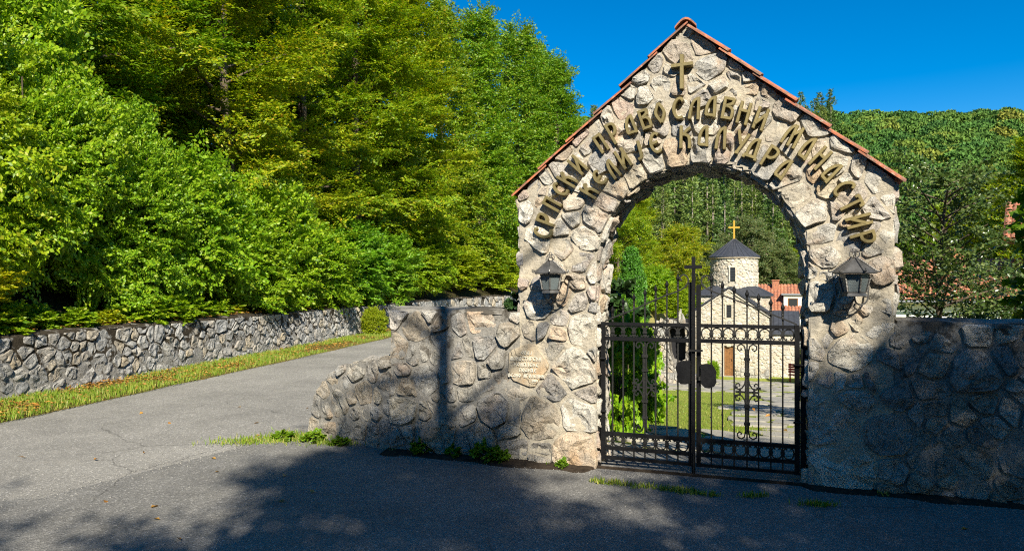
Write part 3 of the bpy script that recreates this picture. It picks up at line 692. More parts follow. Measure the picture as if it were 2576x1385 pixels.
LETTERS = [('С',0.314,1.976,0.008,0.082,-0.165,0.018),('Р',0.321,2.080,0.026,0.070,-0.157,0.058),('П',0.365,2.201,0.036,0.061,-0.145,0.084),('С',0.432,2.323,0.037,0.064,-0.129,0.073),
('К',0.508,2.402,0.035,0.057,-0.158,0.096),('И',0.574,2.509,0.054,0.055,-0.131,0.124),('П',0.749,2.679,0.065,0.039,-0.090,0.139),('Р',0.858,2.749,0.066,0.035,-0.095,0.164),
('А',0.962,2.813,0.088,0.029,-0.059,0.151),('В',1.090,2.852,0.082,0.022,-0.052,0.159),('О',1.197,2.895,0.086,0.009,-0.029,0.170),('С',1.329,2.920,0.089,-0.003,-0.007,0.177),
('Л',1.448,2.920,0.094,-0.011,0.007,0.177),('А',1.575,2.929,0.087,-0.012,0.010,0.166),('В',1.700,2.906,0.090,-0.025,0.032,0.170),('Н',1.814,2.864,0.085,-0.030,0.044,0.168),
('И',1.935,2.816,0.081,-0.036,0.056,0.163),('М',2.142,2.690,0.104,-0.065,0.077,0.152),('А',2.260,2.576,0.063,-0.043,0.087,0.159),('Н',2.343,2.513,0.054,-0.060,0.122,0.129),
('А',2.422,2.408,0.051,-0.057,0.117,0.126),('С',2.504,2.307,0.035,-0.069,0.137,0.079),('Т',2.553,2.189,0.035,-0.081,0.150,0.075),('И',2.602,2.079,0.019,-0.082,0.173,0.044),
('Р',2.634,1.948,0.022,-0.085,0.165,0.050),
('К',0.689,2.299,0.036,0.059,-0.140,0.087),('Е',0.753,2.402,0.050,0.065,-0.107,0.082),('Л',0.855,2.457,0.057,0.043,-0.106,0.135),('И',0.938,2.536,0.066,0.040,-0.094,0.148),
('Ј',1.045,2.603,0.049,0.011,-0.041,0.154),('Е',1.168,2.644,0.084,0.020,-0.047,0.168),('К',1.382,2.688,0.089,-0.007,0.003,0.181),('А',1.523,2.691,0.084,-0.005,0.000,0.168),
('Л',1.655,2.666,0.089,-0.009,0.006,0.176),('У',1.785,2.629,0.100,-0.033,0.044,0.179),('Д',1.864,2.591,0.097,-0.040,0.053,0.161),('Р',1.991,2.528,0.070,-0.051,0.092,0.148),
('А',2.089,2.435,0.064,-0.046,0.088,0.144)]
for L_ in LETTERS: letter(*L_, 0.0255, 0.0, 0.078, M['bronze'], gateway)
mb = MB(); stroke_geo(mb, [(1.401, 3.165), (1.401, 3.442)], 0.032, 0.0, 0.085, lambda x, y, o: (x, -o, y)); stroke_geo(mb, [(1.318, 3.355), (1.489, 3.362)], 0.032, 0.0, 0.0835, lambda x, y, o: (x, -o, y))
mb.obj('cross', M['bronze'], gateway)
for (txt, u0, u1, zb, h) in (('ОВАЈ', 0.022, 0.125, 0.972, 0.028), ('МАНАСТИРСКИ', -0.080, 0.207, 0.915, 0.034), ('КОМПЛЕКС', -0.048, 0.183, 0.864, 0.030), ('ПОДИЖЕ', 0.000, 0.165, 0.817, 0.030), ('ВСАКО МГОЛЕВИК', -0.101, 0.233, 0.768, 0.029), ('2001', 0.120, 0.178, 0.732, 0.018)):
    st = (u1-u0)/len(txt)
    for i, ch in enumerate(txt):
        if ch != ' ': letter(ch, u0 + i*st + st*0.1, zb, st*0.78, 0, 0, h, 0.0052, 0.020, 0.0345, M['letter_white'], wall_l)

# ------------------------------------------------------------------ iron gate
GW = 0.08
def spiral(cx_, cz_, r0, r1, a0, a1, n=14):
    return [(cx_ + (r0 + (r1-r0)*t)*math.cos(a0 + (a1-a0)*t), GW, cz_ + (r0 + (r1-r0)*t)*math.sin(a0 + (a1-a0)*t)) for t in np.linspace(0, 1, n)]
def band_scroll(c, z, hw, sgn, parent):
    pts = [(c-hw*0.28, z-0.030*sgn), (c-hw*0.50, z-0.040*sgn), (c-hw*0.78, z-0.028*sgn), (c-hw*0.86, z+0.004*sgn), (c-hw*0.62, z+0.032*sgn), (c, z+0.044*sgn)]
    pts = pts + [(2*c - p[0], p[1]) for p in pts[-2::-1]]
    MB().tube([(p.x, GW, p.y) for p in catmull(pts, 3)], 0.0075, 4, R(45)).obj('scroll', M['iron_worn'], parent)
def collar(u, z, parent): MB().box(u-0.017, u+0.017, GW-0.014, GW+0.014, z-0.009, z+0.009).obj('collar', M['iron_worn'], parent)
def cross_ornament(u, parent):
    I = M['iron_worn']
    for du in (-0.012, 0.012): MB().tube([(u+du, GW-0.004, 0.38), (u+du, GW-0.004, 1.06)], 0.008, 4, R(45)).obj('ornament_bar', I, parent)
    for sx in (-1, 1):
        k = lambda pts: MB().tube([(p[0], GW-0.004, p[1]) for p in pts], 0.0075, 4, R(45)).obj('scroll', I, parent)
        k([(u+sx*(p[0]), p[1]) for p in [(0.012,1.04),(0.020,1.085),(0.045,1.102),(0.070,1.088),(0.074,1.062),(0.058,1.046),(0.043,1.056),(0.047,1.070)]])
        k([(u+sx*(p[0]), p[1]) for p in [(0.012,0.40),(0.020,0.355),(0.045,0.338),(0.070,0.352),(0.074,0.378),(0.058,0.394),(0.043,0.384),(0.047,0.370)]])
        for sz in (-1, 1):
            zc_ = 0.715
            k([(u+sx*p[0], zc_+sz*p[1]) for p in [(0.010,0.12),(0.018,0.065),(0.040,0.030),(0.070,0.022),(0.088,0.040),(0.084,0.064),(0.066,0.070),(0.054,0.058),(0.062,0.046)]])
        MB().box(u+sx*0.055-0.009, u+sx*0.055+0.009, GW-0.018, GW+0.010, 0.690, 0.740).obj('collar', I, parent)
        collar(u+sx*0.088, 0.748, parent); collar(u+sx*0.088, 0.682, parent)
    MB().box(u-0.09, u+0.09, GW-0.006, GW+0.006, 0.708, 0.722).obj('ornament_bar', I, parent)
    for z in (0.46, 0.60, 0.86, 0.98): MB().box(u-0.024, u+0.024, GW-0.016, GW+0.012, z-0.011, z+0.011).obj('collar', I, parent)
def gate_leaf(label, st, bars, tops, curve, plate, centre):
    g = tag(empty('gate_leaf', LOC, -ANG), label, 'gate', 'two leaves of the iron gate'); I = M['iron']
    for (u0, u1, z1) in st: MB().box(u0, u1, GW-0.02, GW+0.02, 0.085, z1).obj('stile', I, g)
    ua, ub = st[0][1], st[1][0]
    for z, hh in ((1.245, 0.014), (1.120, 0.016), (0.305, 0.016), (0.183, 0.014), (0.100, 0.013)):
        MB().box(ua, ub, GW-0.015, GW+0.015, z-hh, z+hh).obj('rail', I, g)
    for u, zt in zip(bars, tops):
        n = 26; tw = []
        mb = MB().tube([(u, GW+0.001, 0.105), (u, GW+0.001, zt-0.12)], 0.0085, 4, R(45))
        mb.tube([(u + 0.002*math.sin(i*1.9), GW+0.001 + 0.002*math.cos(i*1.9), zt-0.12 + i*0.008) for i in range(10)], [0.0085 + 0.0025*(i % 2) for i in range(10)], 5)
        mb.obj('bar', M['iron_worn'], g)
        MB().lathe([(0.006, -0.05), (0.016, -0.022), (0.013, -0.010), (0.002, 0.018)], (u, GW+0.001, zt), 6).obj('spear_tip', I, g)
        collar(u, 1.178, g); collar(u, 0.246, g)
    us = [ua] + list(bars) + [ub]
    for a_, b_ in zip(us[:-1], us[1:]):
        c = (a_+b_)/2; hw = min((b_-a_)*0.5, 0.047)
        band_scroll(c, 1.183, hw, 1, g); band_scroll(c, 0.243, hw, -1, g)
    MB().tube([(p.x, GW-0.012, p.y) for p in catmull(curve, 5)], 0.0085, 4, R(45)).obj('curved_top_rail', M['iron_worn'], g)
    cross_ornament(centre, g)
    MB().prism(plate, GW-0.045, GW-0.037).obj('lock_plate', M['iron'], g)
    return g
leaf_l = gate_leaf('left leaf of black wrought iron gate, with upright cross', [(0.712, 0.746, 1.262), (1.443, 1.468, 1.602)], [0.81, 0.901, 0.992, 1.085, 1.174, 1.267, 1.357], [1.38, 1.453, 1.49, 1.528, 1.563, 1.602, 1.655],
    [(0.748,1.268),(0.86,1.318),(0.992,1.371),(1.219,1.475),(1.378,1.537),(1.436,1.590),(1.437,1.640),(1.405,1.664),(1.374,1.642),(1.388,1.614)],
    [(1.462,0.957),(1.40,0.956),(1.366,0.943),(1.350,0.925),(1.342,0.897),(1.348,0.868),(1.357,0.845),(1.351,0.818),(1.358,0.785),(1.385,0.762),(1.42,0.762),(1.462,0.772)], 1.085)
leaf_r = gate_leaf('right leaf of black wrought iron gate, hinged on the shaded pillar', [(1.506, 1.542, 1.580), (2.258, 2.296, 1.262)], [1.625, 1.712, 1.803, 1.902, 1.99, 2.082, 2.171], [1.645, 1.594, 1.556, 1.525, 1.494, 1.456, 1.42],
    [(2.275,1.268),(2.132,1.328),(1.838,1.448),(1.62,1.533),(1.556,1.580),(1.550,1.630),(1.580,1.656),(1.610,1.638),(1.598,1.610)],
    [(1.545,0.932),(1.60,0.938),(1.636,0.930),(1.652,0.905),(1.668,0.875),(1.662,0.83),(1.668,0.79),(1.65,0.755),(1.61,0.738),(1.575,0.742),(1.545,0.772)], 1.902)
MB().box(1.471, 1.500, GW-0.045, GW-0.021, 0.03, 1.81).obj('cross_upright', M['iron'], leaf_l)
MB().box(1.412, 1.554, GW-0.047, GW-0.023, 1.712, 1.741).obj('cross_arm', M['iron'], leaf_l)
MB().tube([(1.488, GW-0.055, 0.0), (1.488, GW-0.055, 0.20)], 0.008, 6).obj('drop_bolt', M['iron_worn'], leaf_l)
MB().box(1.452, 1.560, GW-0.066, GW-0.048, 1.036, 1.052).obj('latch', M['iron_worn'], leaf_r)
MB().lathe([(0.014, 0), (0.014, 0.03)], (1.53, GW-0.04, 0.80), 8).obj('lock_cylinder', M['iron_worn'], leaf_r)
for (u0, u1, lab, sgn) in ((0.672, 0.706, 'black iron gate post against the sunlit left jamb', -1), (2.302, 2.338, 'black iron gate post against the right jamb', 1)):
    g = tag(empty('gate_post', LOC, -ANG), lab, 'post', 'gate posts'); MB().box(u0, u1, GW-0.03, GW+0.03, 0.0, 1.265).obj('shaft', M['iron'], g)
    for z in (0.42, 0.66, 0.92, 1.12):
        ue = u0 if sgn < 0 else u1
        MB().tube([(ue, GW, z), (ue + sgn*0.035, GW, z+0.002)], 0.007, 6).obj('wall_pin', M['iron_worn'], g)
    for z in (0.50, 0.95):
        ue = u1 if sgn < 0 else u0
        MB().tube([(ue - sgn*0.055, GW-0.035, z), (ue + sgn*0.02, GW-0.035, z)], 0.010, 6).obj('hinge', M['iron'], g)

# ------------------------------------------------------------------ wall lanterns
def lantern(u, w, z0, sc, label, rot):
    """hexagonal hanging-style lantern on a scrolled bracket; z0 is the bottom of the glass"""
    g = tag(empty('wall_lantern', LOC, -ANG), label, 'lantern', 'wall lanterns on the gateway'); L_ = M['lantern']
    hexa = lambda r, z: [(u + r*math.cos(rot + k*math.pi/3), w + r*math.sin(rot + k*math.pi/3), z) for k in range(6)]
    zt = z0 + 0.135*sc; rt, rb = 0.100*sc, 0.070*sc
    lo, hi = hexa(rb, z0), hexa(rt, zt)
    for k in range(6):
        a, b_, c, d = [Vector(p) for p in (lo[k], lo[(k+1) % 6], hi[(k+1) % 6], hi[k])]
        ce = (a+b_+c+d)/4; nrm = (b_-a).cross(d-a).normalized(); q = [p + (ce-p)*0.14 for p in (a, b_, c, d)]
        part('pane', [p for p in q] + [p - nrm*0.004 for p in q], [(0,1,2,3), (7,6,5,4), (0,4,5,1), (1,5,6,2), (2,6,7,3), (3,7,4,0)], M['glass'], g)
        fr = MB()
        for p0, p1, i0, i1 in ((a, b_, q[0], q[1]), (b_, c, q[1], q[2]), (c, d, q[2], q[3]), (d, a, q[3], q[0])):
            fr.add([p0, p1, i1, i0, p0-nrm*.005, p1-nrm*.005, i1-nrm*.005, i0-nrm*.005], [(0,1,2,3), (7,6,5,4), (0,3,7,4), (1,5,6,2), (0,4,5,1), (3,2,6,7)])
        fr.obj('pane_frame', L_, g)
        e = Vector(hi[k]) - Vector(lo[k]); out = Vector((lo[k][0]-u, lo[k][1]-w, 0)).normalized()
        pts = [Vector(lo[k]) + e*t + out*0.006 for t in np.linspace(0.05, 0.8, 22)]
        MB().tube(pts, [0.0055*sc + 0.0018*(i % 2) for i in range(22)], 5).obj('corner_bar', L_, g)
    MB().lathe([(0.070*sc, -0.022*sc), (0.082*sc, -0.020*sc), (0.076*sc, 0.0)], (u, w, z0), 6, rot).obj('base_rim', L_, g)
    ze = zt + 0.012*sc; za = ze + 0.10*sc; re = 0.148*sc
    rf = MB().lathe([(re-0.004, -0.008*sc), (re, 0.0), (0.020*sc, za-ze)], (u, w, ze), 6, rot).obj('roof', L_, g)
    eh, ah = hexa(re, ze), hexa(0.02*sc, za)
    for k in range(6):
        o, t = Vector(eh[k]), Vector(ah[k]); out = Vector((o.x-u, o.y-w, 0)).normalized(); up = Vector((0, 0, 1))
        pts = [t + (o-t)*s_ + up*0.005 for s_ in np.linspace(0, 0.96, 20)]
        rr = [0.0048*sc + 0.0018*(i % 2) for i in range(20)]
        pts += [o + out*0.012*sc + up*0.004, o + out*0.024*sc + up*0.012*sc, o + out*0.020*sc + up*0.024*sc, o + out*0.010*sc + up*0.020*sc]; rr += [0.005*sc]*4
        MB().tube(pts, rr, 5).obj('roof_rib', L_, rf)
    mb = MB()
    for s_ in (-1, 1):
        cpts = [(0.006, 0.0), (0.030, 0.018), (0.030, 0.045), (0.012, 0.052), (0.006, 0.040), (0.016, 0.034)]
        mb.tube([(u + s_*p.x*sc, w, za + p.y*sc) for p in catmull(cpts, 3)], 0.0042*sc, 5)
        mb.tube([(u + s_*p.x*sc*0.3, w + s_*p.x*sc, za + p.y*sc*0.7) for p in catmull(cpts, 3)], 0.004*sc, 5)
    mb.tube([(u + 0.012*sc*math.cos(t), w, za + 0.062*sc + 0.012*sc*math.sin(t)) for t in np.linspace(0, 2*math.pi, 12)], 0.004*sc, 5)
    mb.obj('crown_scrolls', L_, g)
    for s_ in (-1, 1):
        pts = [(s_*0.115*sc, -0.012, z0+0.105*sc), (s_*0.112*sc, -0.04, z0+0.03*sc), (s_*0.100*sc, -0.07, z0-0.05*sc), (s_*0.060*sc, w*0.55, z0-0.085*sc), (s_*0.015*sc, w*0.85, z0-0.070*sc), (0, w, z0-0.030*sc), (0.0, w, z0-0.015*sc)]
        MB().tube([(u+p.x, p.y, p.z) for p in catmull(pts, 5)], 0.0065*sc, 5).obj('bracket_arm', L_, g)
        pts = [(s_*0.09*sc, -0.01, z0-0.10*sc), (s_*0.045*sc, -0.05, z0-0.125*sc), (s_*0.01*sc, -0.09, z0-0.10*sc), (s_*0.02*sc, -0.10, z0-0.08*sc)]
        MB().tube([(u+p.x, p.y, p.z) for p in catmull(pts, 4)], 0.006*sc, 5).obj('bracket_scroll', L_, g)
        fl = MB()
        cu, cz_ = u + s_*0.135*sc, z0 + 0.105*sc
        for k in range(8):
            an = k*math.pi/4; fl.lathe([(0.001, -0.004), (0.009*sc, 0.0), (0.001, 0.004)], (cu + 0.017*sc*math.cos(an), -0.03, cz_ + 0.017*sc*math.sin(an)), 6)
        fl.lathe([(0.004, -0.008), (0.009*sc, 0.0), (0.004, 0.008)], (cu, -0.034, cz_), 8); fl.tube([(cu, -0.03, cz_), (cu, 0.0, cz_)], 0.005, 5)
        fl.obj('rosette', M['rosette'], g)
    return g
lantern(0.337, -0.20, 1.532, 1.0, 'dark metal lantern on the left pillar of the arch', R(-78))
lantern(2.650, -0.20, 1.522, 1.03, 'dark metal lantern on the right pillar of the arch', R(-72))

# ------------------------------------------------------------------ road wall on the left
rwall = tag(empty('retaining_wall', (0, 0, 0)), 'long mossy grey stone retaining wall along the lane', 'wall')
S0, S1, S2 = wall_s_at_y(7.0), wall_s_at_y(24.4), wall_s_at_y(70)
WH = 0.87
def rmap(s, z, o):
    p, n = wall_at(s); q = p + n*o; return (q[0], q[1], min(z, WH))
rng = random.Random(21)
rc = lay(rng, lambda s, z: S0 < s < S1 and -0.08 < z < WH, (S0, S1, -0.08, WH), lambda u, z, r: r.choice([0.07, 0.09, 0.11, 0.14, 0.17]), [(S0, WH-0.01, S1, WH-0.01), (S0, -0.1, S1, -0.1), (S0, -.1, S0, WH), (S1, -.1, S1, WH)], tries=14000, gap=0.030, edge_gap=0.0)
lay_parts(rc, rmap, lambda s, r: r.uniform(0.010, 0.036), M['stone_road'], lambda s: rwall, rng, limit=300)
rc = lay(rng, lambda s, z: S1+0.05 < s < S2 and -0.08 < z < WH, (S1+0.05, S2, -0.08, WH), lambda u, z, r: r.choice([0.16, 0.22, 0.28]), [(S1, WH-0.01, S2, WH-0.01), (S1, -0.1, S2, -0.1)], tries=3000, gap=0.045, edge_gap=0.0)
lay_parts(rc, rmap, lambda s, r: r.uniform(0.02, 0.05), M['stone_road'], lambda s: rwall, rng, limit=0, light=True, stuff_name='far_stones')
V = []; F = []; ss = np.concatenate([np.arange(wall_s_at_y(2.0), S1, 0.22), np.arange(S1, S2, 0.7)])
for s in ss:
    p, n = wall_at(s); k = 0.03*(vnoise(s*4, 1.0)-0.5); k2 = 0.05*(vnoise(s*2.2, 7.0)-0.5)
    for (o, z) in ((0.0, -0.12), (0.0, WH-0.02+k), (-0.03+k2*.5, WH+0.02+k), (-0.25, WH+0.05+k2), (-0.47, WH+0.03)): q = p + n*o; V.append((q[0], q[1], z))
for i in range(len(ss)-1):
    for j in range(4): a = i*5+j; F.append((a, a+5, a+6, a+1))
part('mortar_core', V, F, M['mortar_road'], rwall)
us = np.arange(S0, S1, 0.042); zs = np.arange(-0.04, WH, 0.036); fr = [wall_at(s) for s in us]
U, Zg = np.meshgrid(us, zs); o = 0.004 + 0.030*(vnoise(U*4.5, Zg*4.5) - 0.40) + 0.020*(vnoise(U*12+3, Zg*12) - 0.5) + 0.010*(vnoise(U*27, Zg*27) - 0.5); o = np.clip(o, 0.003, None)
PX = np.array([f[0] for f in fr]); NX = np.array([f[1] for f in fr]); ix = np.arange(U.size).reshape(U.shape)
link(bpy.data.objects.new('pointing', fast_mesh('pointing', np.stack([PX[None, :, 0]+NX[None, :, 0]*o, PX[None, :, 1]+NX[None, :, 1]*o, Zg], -1).reshape(-1, 3), np.stack([ix[:-1, :-1], ix[:-1, 1:], ix[1:, 1:], ix[1:, :-1]], -1).reshape(-1, 4), M['mortar_road'], True)), rwall)

# ------------------------------------------------------------------ church
CH_ANG = R(21.0); CHX, CHY, CHZ = 13.72, 44.0, -4.32
church = tag(empty('church', (CHX, CHY, CHZ), -CH_ANG), 'small pale stone church with round tower and dark cone roof', 'church')
rng = random.Random(31); SCm = M['stone_church']
NW, NE, NA = 2.39, 3.87, 5.50          # nave half width, eave, apex of wall
def box_core(x0, x1, y0, y1, z0, z1, name='wall_core', mat='mortar_church'): return MB().box(x0, x1, y0, y1, z0, z1).obj(name, M[mat], church)
def gz(x): return NA - (NA-NE)*abs(x)/NW
openings = [(-0.29, 0.31, -0.2, 1.92), (-0.20, 0.20, 3.70, 4.50)]
def in_fac(x, z):
    if abs(x) > NW or z < -0.1 or z > gz(x) - 0.05: return False
    for (a, b_, c, d) in openings:
        if a-0.02 < x < b_+0.02 and c < z < d: return False
    return math.hypot(x, z-3.36) > 0.22
fe = [(-NW, -.1, -NW, NE), (NW, -.1, NW, NE), (-NW, NE, 0, NA), (0, NA, NW, NE), (-NW, -.1, NW, -.1)]
for (a, b_, c, d) in openings: fe += [(a-0.02, c, a-0.02, d), (b_+0.02, c, b_+0.02, d), (a, d+0.02, b_, d+0.02), (a, c-0.02, b_, c-0.02)]
cf = lay(rng, in_fac, (-NW, NW, -.1, NA), lambda u, z, r: r.choice([0.09, 0.12, 0.15, 0.18]), fe, None, (), 7000, gap=0.04, edge_gap=0.01, stretch=1.5)
lay_parts(cf, lambda a, b, o: (a, -o, b), lambda s, r: r.uniform(0.015, 0.04), SCm, lambda s: church, rng, light=True, limit=190)
# nave with door and window recesses
mb = MB()
poly = [(-NW, -0.3), (openings[0][0], -0.3), (openings[0][0], 1.92), (openings[0][1], 1.92), (openings[0][1], -0.3), (NW, -0.3), (NW, NE), (0, NA), (-NW, NE)]
mb.prism(poly[::-1], 0.0, 0.25); mb.prism([(-NW, NE), (0, NA), (NW, NE), (NW, -0.3), (-NW, -0.3)], 0.25, 4.2); mb.obj('nave_wall', M['mortar_church'], church)
d_ = empty('door', (0, 0, 0)); d_.parent = church
for k in range(4): MB().box(-0.28+k*0.147, -0.28+k*0.147+0.140, 0.14, 0.19, 0.02, 1.90).obj('plank', M['wood_door'], d_)
MB().tube([(0.16, 0.12, 0.95), (0.16, 0.12, 1.08)], 0.015, 6).obj('handle', M['iron'], d_)
MB().box(-0.40, 0.42, -0.12, 0.14, -0.10, 0.02).obj('door_step', M['flag'], church)
def slit(x, z0, z1, w, yf, par=church, cyl=None):
    n = empty('window', (0, 0, 0)); n.parent = par
    MB().box(x-w/2-0.09, x-w/2, yf-0.05, yf+0.02, z0-0.06, z1+0.02).obj('jamb', SCm, n); MB().box(x+w/2, x+w/2+0.09, yf-0.05, yf+0.02, z0-0.06, z1+0.02).obj('jamb', SCm, n)
    MB().box(x-w/2-0.12, x+w/2+0.12, yf-0.055, yf+0.02, z1+0.022, z1+0.16).obj('lintel', SCm, n); MB().box(x-w/2, x+w/2, yf-0.03, yf+0.01, z0, z1+0.02).obj('pane', M['window'], n)
    for k in range(5): MB().box(x-w/2, x+w/2, yf-0.038, yf-0.031, z0+0.08+k*(z1-z0)/5, z0+0.10+k*(z1-z0)/5).obj('grille_bar', M['iron'], n)
slit(0, 3.72, 4.48, 0.30, -0.005)
mb = MB(); 
for k in range(16):
    a0, a1 = k*math.pi/8, (k+1)*math.pi/8 - 0.06
    mb.prism([(0.14*math.cos(a0), 3.36+0.14*math.sin(a0)), (0.14*math.cos(a1), 3.36+0.14*math.sin(a1)), (0.21*math.cos(a1), 3.36+0.21*math.sin(a1)), (0.21*math.cos(a0), 3.36+0.21*math.sin(a0))][::-1], -0.06, 0.01)
mb.obj('medallion_ring', SCm, church)
MB().lathe([(0.13, -0.01), (0.125, 0.03), (0.06, 0.05)], (0, 0, 0), 14).obj('medallion', M['stone_low'], church).matrix_local = Matrix.Translation((0, -0.005, 3.36)) @ Matrix.Rotation(R(90), 4, 'X')
# darker plinth stones
pc = lay(rng, lambda a, b: abs(a) < NW and -0.1 < b < 0.55 and not (-0.42 < a < 0.44), (-NW, NW, -.1, .55), lambda u, z, r: r.choice([0.14, 0.2]), [(-NW, .56, NW, .56), (-NW, -.1, -NW, .56), (NW, -.1, NW, .56), (-.42, -.1, -.42, .56), (.44, -.1, .44, .56)], tries=1200, gap=0.03)
lay_parts(pc, lambda a, b, o: (a, -0.08-o, b), lambda s, r: r.uniform(0.02, 0.04), M['stone_low'], lambda s: church, rng, light=True)
for (a, b_) in ((-NW, -0.43), (0.45, NW)): box_core(a, b_, -0.08, 0.0, -0.3, 0.55, 'plinth', 'mortar_low')
# nave roof: two sheets with standing seams
def roof_sheet(p, q, y0, y1, th, nseam, name='roof'):
    """sheet over the edge p-q in the x-z plane"""
    l = math.hypot(q[0]-p[0], q[1]-p[1]); nxx, nzz = -(q[1]-p[1])/l, (q[0]-p[0])/l
    if nzz < 0: nxx, nzz = -nxx, -nzz
    r_ = MB().prism([p, q, (q[0]+nxx*th, q[1]+nzz*th), (p[0]+nxx*th, p[1]+nzz*th)], y0, y1).obj(name, M['slate'], church)
    for k in range(nseam+1):
        y = y0 + (y1-y0)*k/nseam
        MB().prism([(p[0]+nxx*th, p[1]+nzz*th), (q[0]+nxx*th, q[1]+nzz*th), (q[0]+nxx*(th+.03), q[1]+nzz*(th+.03)), (p[0]+nxx*(th+.03), p[1]+nzz*(th+.03))], y-0.01, y+0.01).obj('seam', M['slate'], r_)
roof_sheet((-2.60, 3.75), (0.0, 5.56), -0.14, 3.5, 0.07, 8); roof_sheet((2.60, 3.75), (0.004, 5.56), -0.14, 3.5, 0.07, 8)
for s_ in (-1, 1): MB().prism([(s_*2.5, 3.70), (s_*2.42, 3.80), (0, 5.50), (0, 5.40)], -0.10, 0.0).obj('gable_cornice', SCm, church)
# crossing block and hipped roof
BW, BY0, BY1, BZ = 2.42, 3.4, 7.6, 5.0
box_core(-BW, BW, BY0, BY1, -0.3, BZ, 'crossing_wall')
xc = lay(rng, lambda a, b: abs(a) < BW and 3.6 < b < BZ, (-BW, BW, 3.6, BZ), lambda u, z, r: r.choice([0.12, 0.16, 0.2]), [(-BW, BZ, BW, BZ), (-BW, 3.5, -BW, BZ), (BW, 3.5, BW, BZ)], tries=1500, gap=0.04, stretch=1.5)
lay_parts(xc, lambda a, b, o: (a, BY0-o, b), lambda s, r: r.uniform(0.015, 0.04), SCm, lambda s: church, rng, light=True, limit=0, stuff_name='crossing_stones')
TY, TR = (BY0+BY1)/2, 1.58
V = [(-2.6, BY0-.18, BZ), (2.6, BY0-.18, BZ), (2.6, BY1+.18, BZ), (-2.6, BY1+.18, BZ), (-2.6, BY0-.18, BZ+.08), (2.6, BY0-.18, BZ+.08), (2.6, BY1+.18, BZ+.08), (-2.6, BY1+.18, BZ+.08), (-1.5, TY-1.3, 5.66), (1.5, TY-1.3, 5.66), (1.5, TY+1.3, 5.66), (-1.5, TY+1.3, 5.66)]
rb = part('hipped_roof', V, [(0,3,2,1), (0,1,5,4), (1,2,6,5), (2,3,7,6), (3,0,4,7), (4,5,9,8), (5,6,10,9), (6,7,11,10), (7,4,8,11), (8,9,10,11)], M['slate'], church)
for k in range(6): 
    x = -2.5 + k*1.0; MB().tube([(x, BY0-.17, BZ+.09), (x*0.58, TY-1.28, 5.67)], 0.02, 4).obj('seam', M['slate'], rb)
# round tower
MB().lathe([(TR, 4.6), (TR, 7.6)], (0, TY, 0), 40).obj('tower_wall', M['mortar_church'], church)
def tmap(a, b, o): an = -math.pi/2 + a/TR; return ((TR+o)*math.cos(an), TY + (TR+o)*math.sin(an), b)
TWl = math.pi*TR*0.56
tc = lay(rng, lambda a, b: abs(a) < TWl and 4.9 < b < 7.55 and not (abs(a) < 0.27 and 5.95 < b < 7.05), (-TWl, TWl, 4.9, 7.55), lambda u, z, r: r.choice([0.10, 0.13, 0.16, 0.19]), [(-TWl, 7.55, TWl, 7.55), (-.27, 5.95, -.27, 7.05), (.27, 5.95, .27, 7.05), (-.27, 7.05, .27, 7.05), (-.27, 5.95, .27, 5.95)], tries=5000, gap=0.04, stretch=1.4)
lay_parts(tc, tmap, lambda s, r: r.uniform(0.015, 0.045), SCm, lambda s: church, rng, light=True, limit=110, stuff_name='tower_stones')
slit(0, 6.03, 6.92, 0.34, TY-TR-0.03)
MB().lathe([(TR+0.02, 7.56), (TR+0.14, 7.60), (TR+0.14, 7.68)], (0, TY, 0), 40).obj('tower_cornice', SCm, church)
cone = MB().lathe([(1.74, 7.66), (1.74, 7.71), (0.06, 8.98)], (0, TY, 0), 40).obj('cone_roof', M['slate'], church)
for k in range(28):
    an = 2*math.pi*k/28; MB().tube([(1.74*math.cos(an), TY+1.74*math.sin(an), 7.725), (0.07*math.cos(an), TY+0.07*math.sin(an), 8.99)], 0.016, 4).obj('seam', M['slate'], cone)
mb = MB().box(-0.055, 0.055, TY-.05, TY+.05, 8.95, 10.28); mb.box(-0.38, 0.38, TY-.047, TY+.047, 9.74, 9.85); mb.obj('roof_cross', M['gold'], church)
# side annexes with lean-to roofs
for s_ in (-1, 1):
    x0, x1 = sorted((s_*2.40, s_*4.12)); MB().box(x0, x1, 0.9, 4.2, -0.3, 2.66).obj('annex_wall', M['mortar_church'], church)
    ac = lay(rng, lambda a, b: x0 < a < x1 and -0.1 < b < 2.6, (x0, x1, -.1, 2.6), lambda u, z, r: r.choice([0.12, 0.16, 0.2]), [(x0, 2.6, x1, 2.6), (x0, -.1, x0, 2.6), (x1, -.1, x1, 2.6), (x0, -.1, x1, -.1)], tries=1500, gap=0.04, stretch=1.4)
    lay_parts(ac, lambda a, b, o: (a, 0.9-o, b), lambda s, r: r.uniform(0.015, 0.04), SCm, lambda s: church, rng, light=True, limit=0, stuff_name='annex_stones')
    V = [(x0-.06, .75, 2.64), (x1+.06, .75, 2.64), (x1+.06, 2.6, 4.0), (x0-.06, 2.6, 4.0), (x0-.06, .75, 2.72), (x1+.06, .75, 2.72), (x1+.06, 2.6, 4.08), (x0-.06, 2.6, 4.08)]
    ar = part('annex_roof', V, [(0,3,2,1), (4,5,6,7), (0,1,5,4), (1,2,6,5), (2,3,7,6), (3,0,4,7)], M['slate'], church)
    MB().box(x0-.05, x1+.05, 2.55, 4.3, 2.66, 3.9).obj('annex_wall', M['mortar_church'], church)
    for k in range(7): 
        x = x0-.05 + (x1-x0+.1)*k/6; MB().tube([(x, .75, 2.73), (x, 2.6, 4.09)], 0.018, 4).obj('seam', M['slate'], ar)

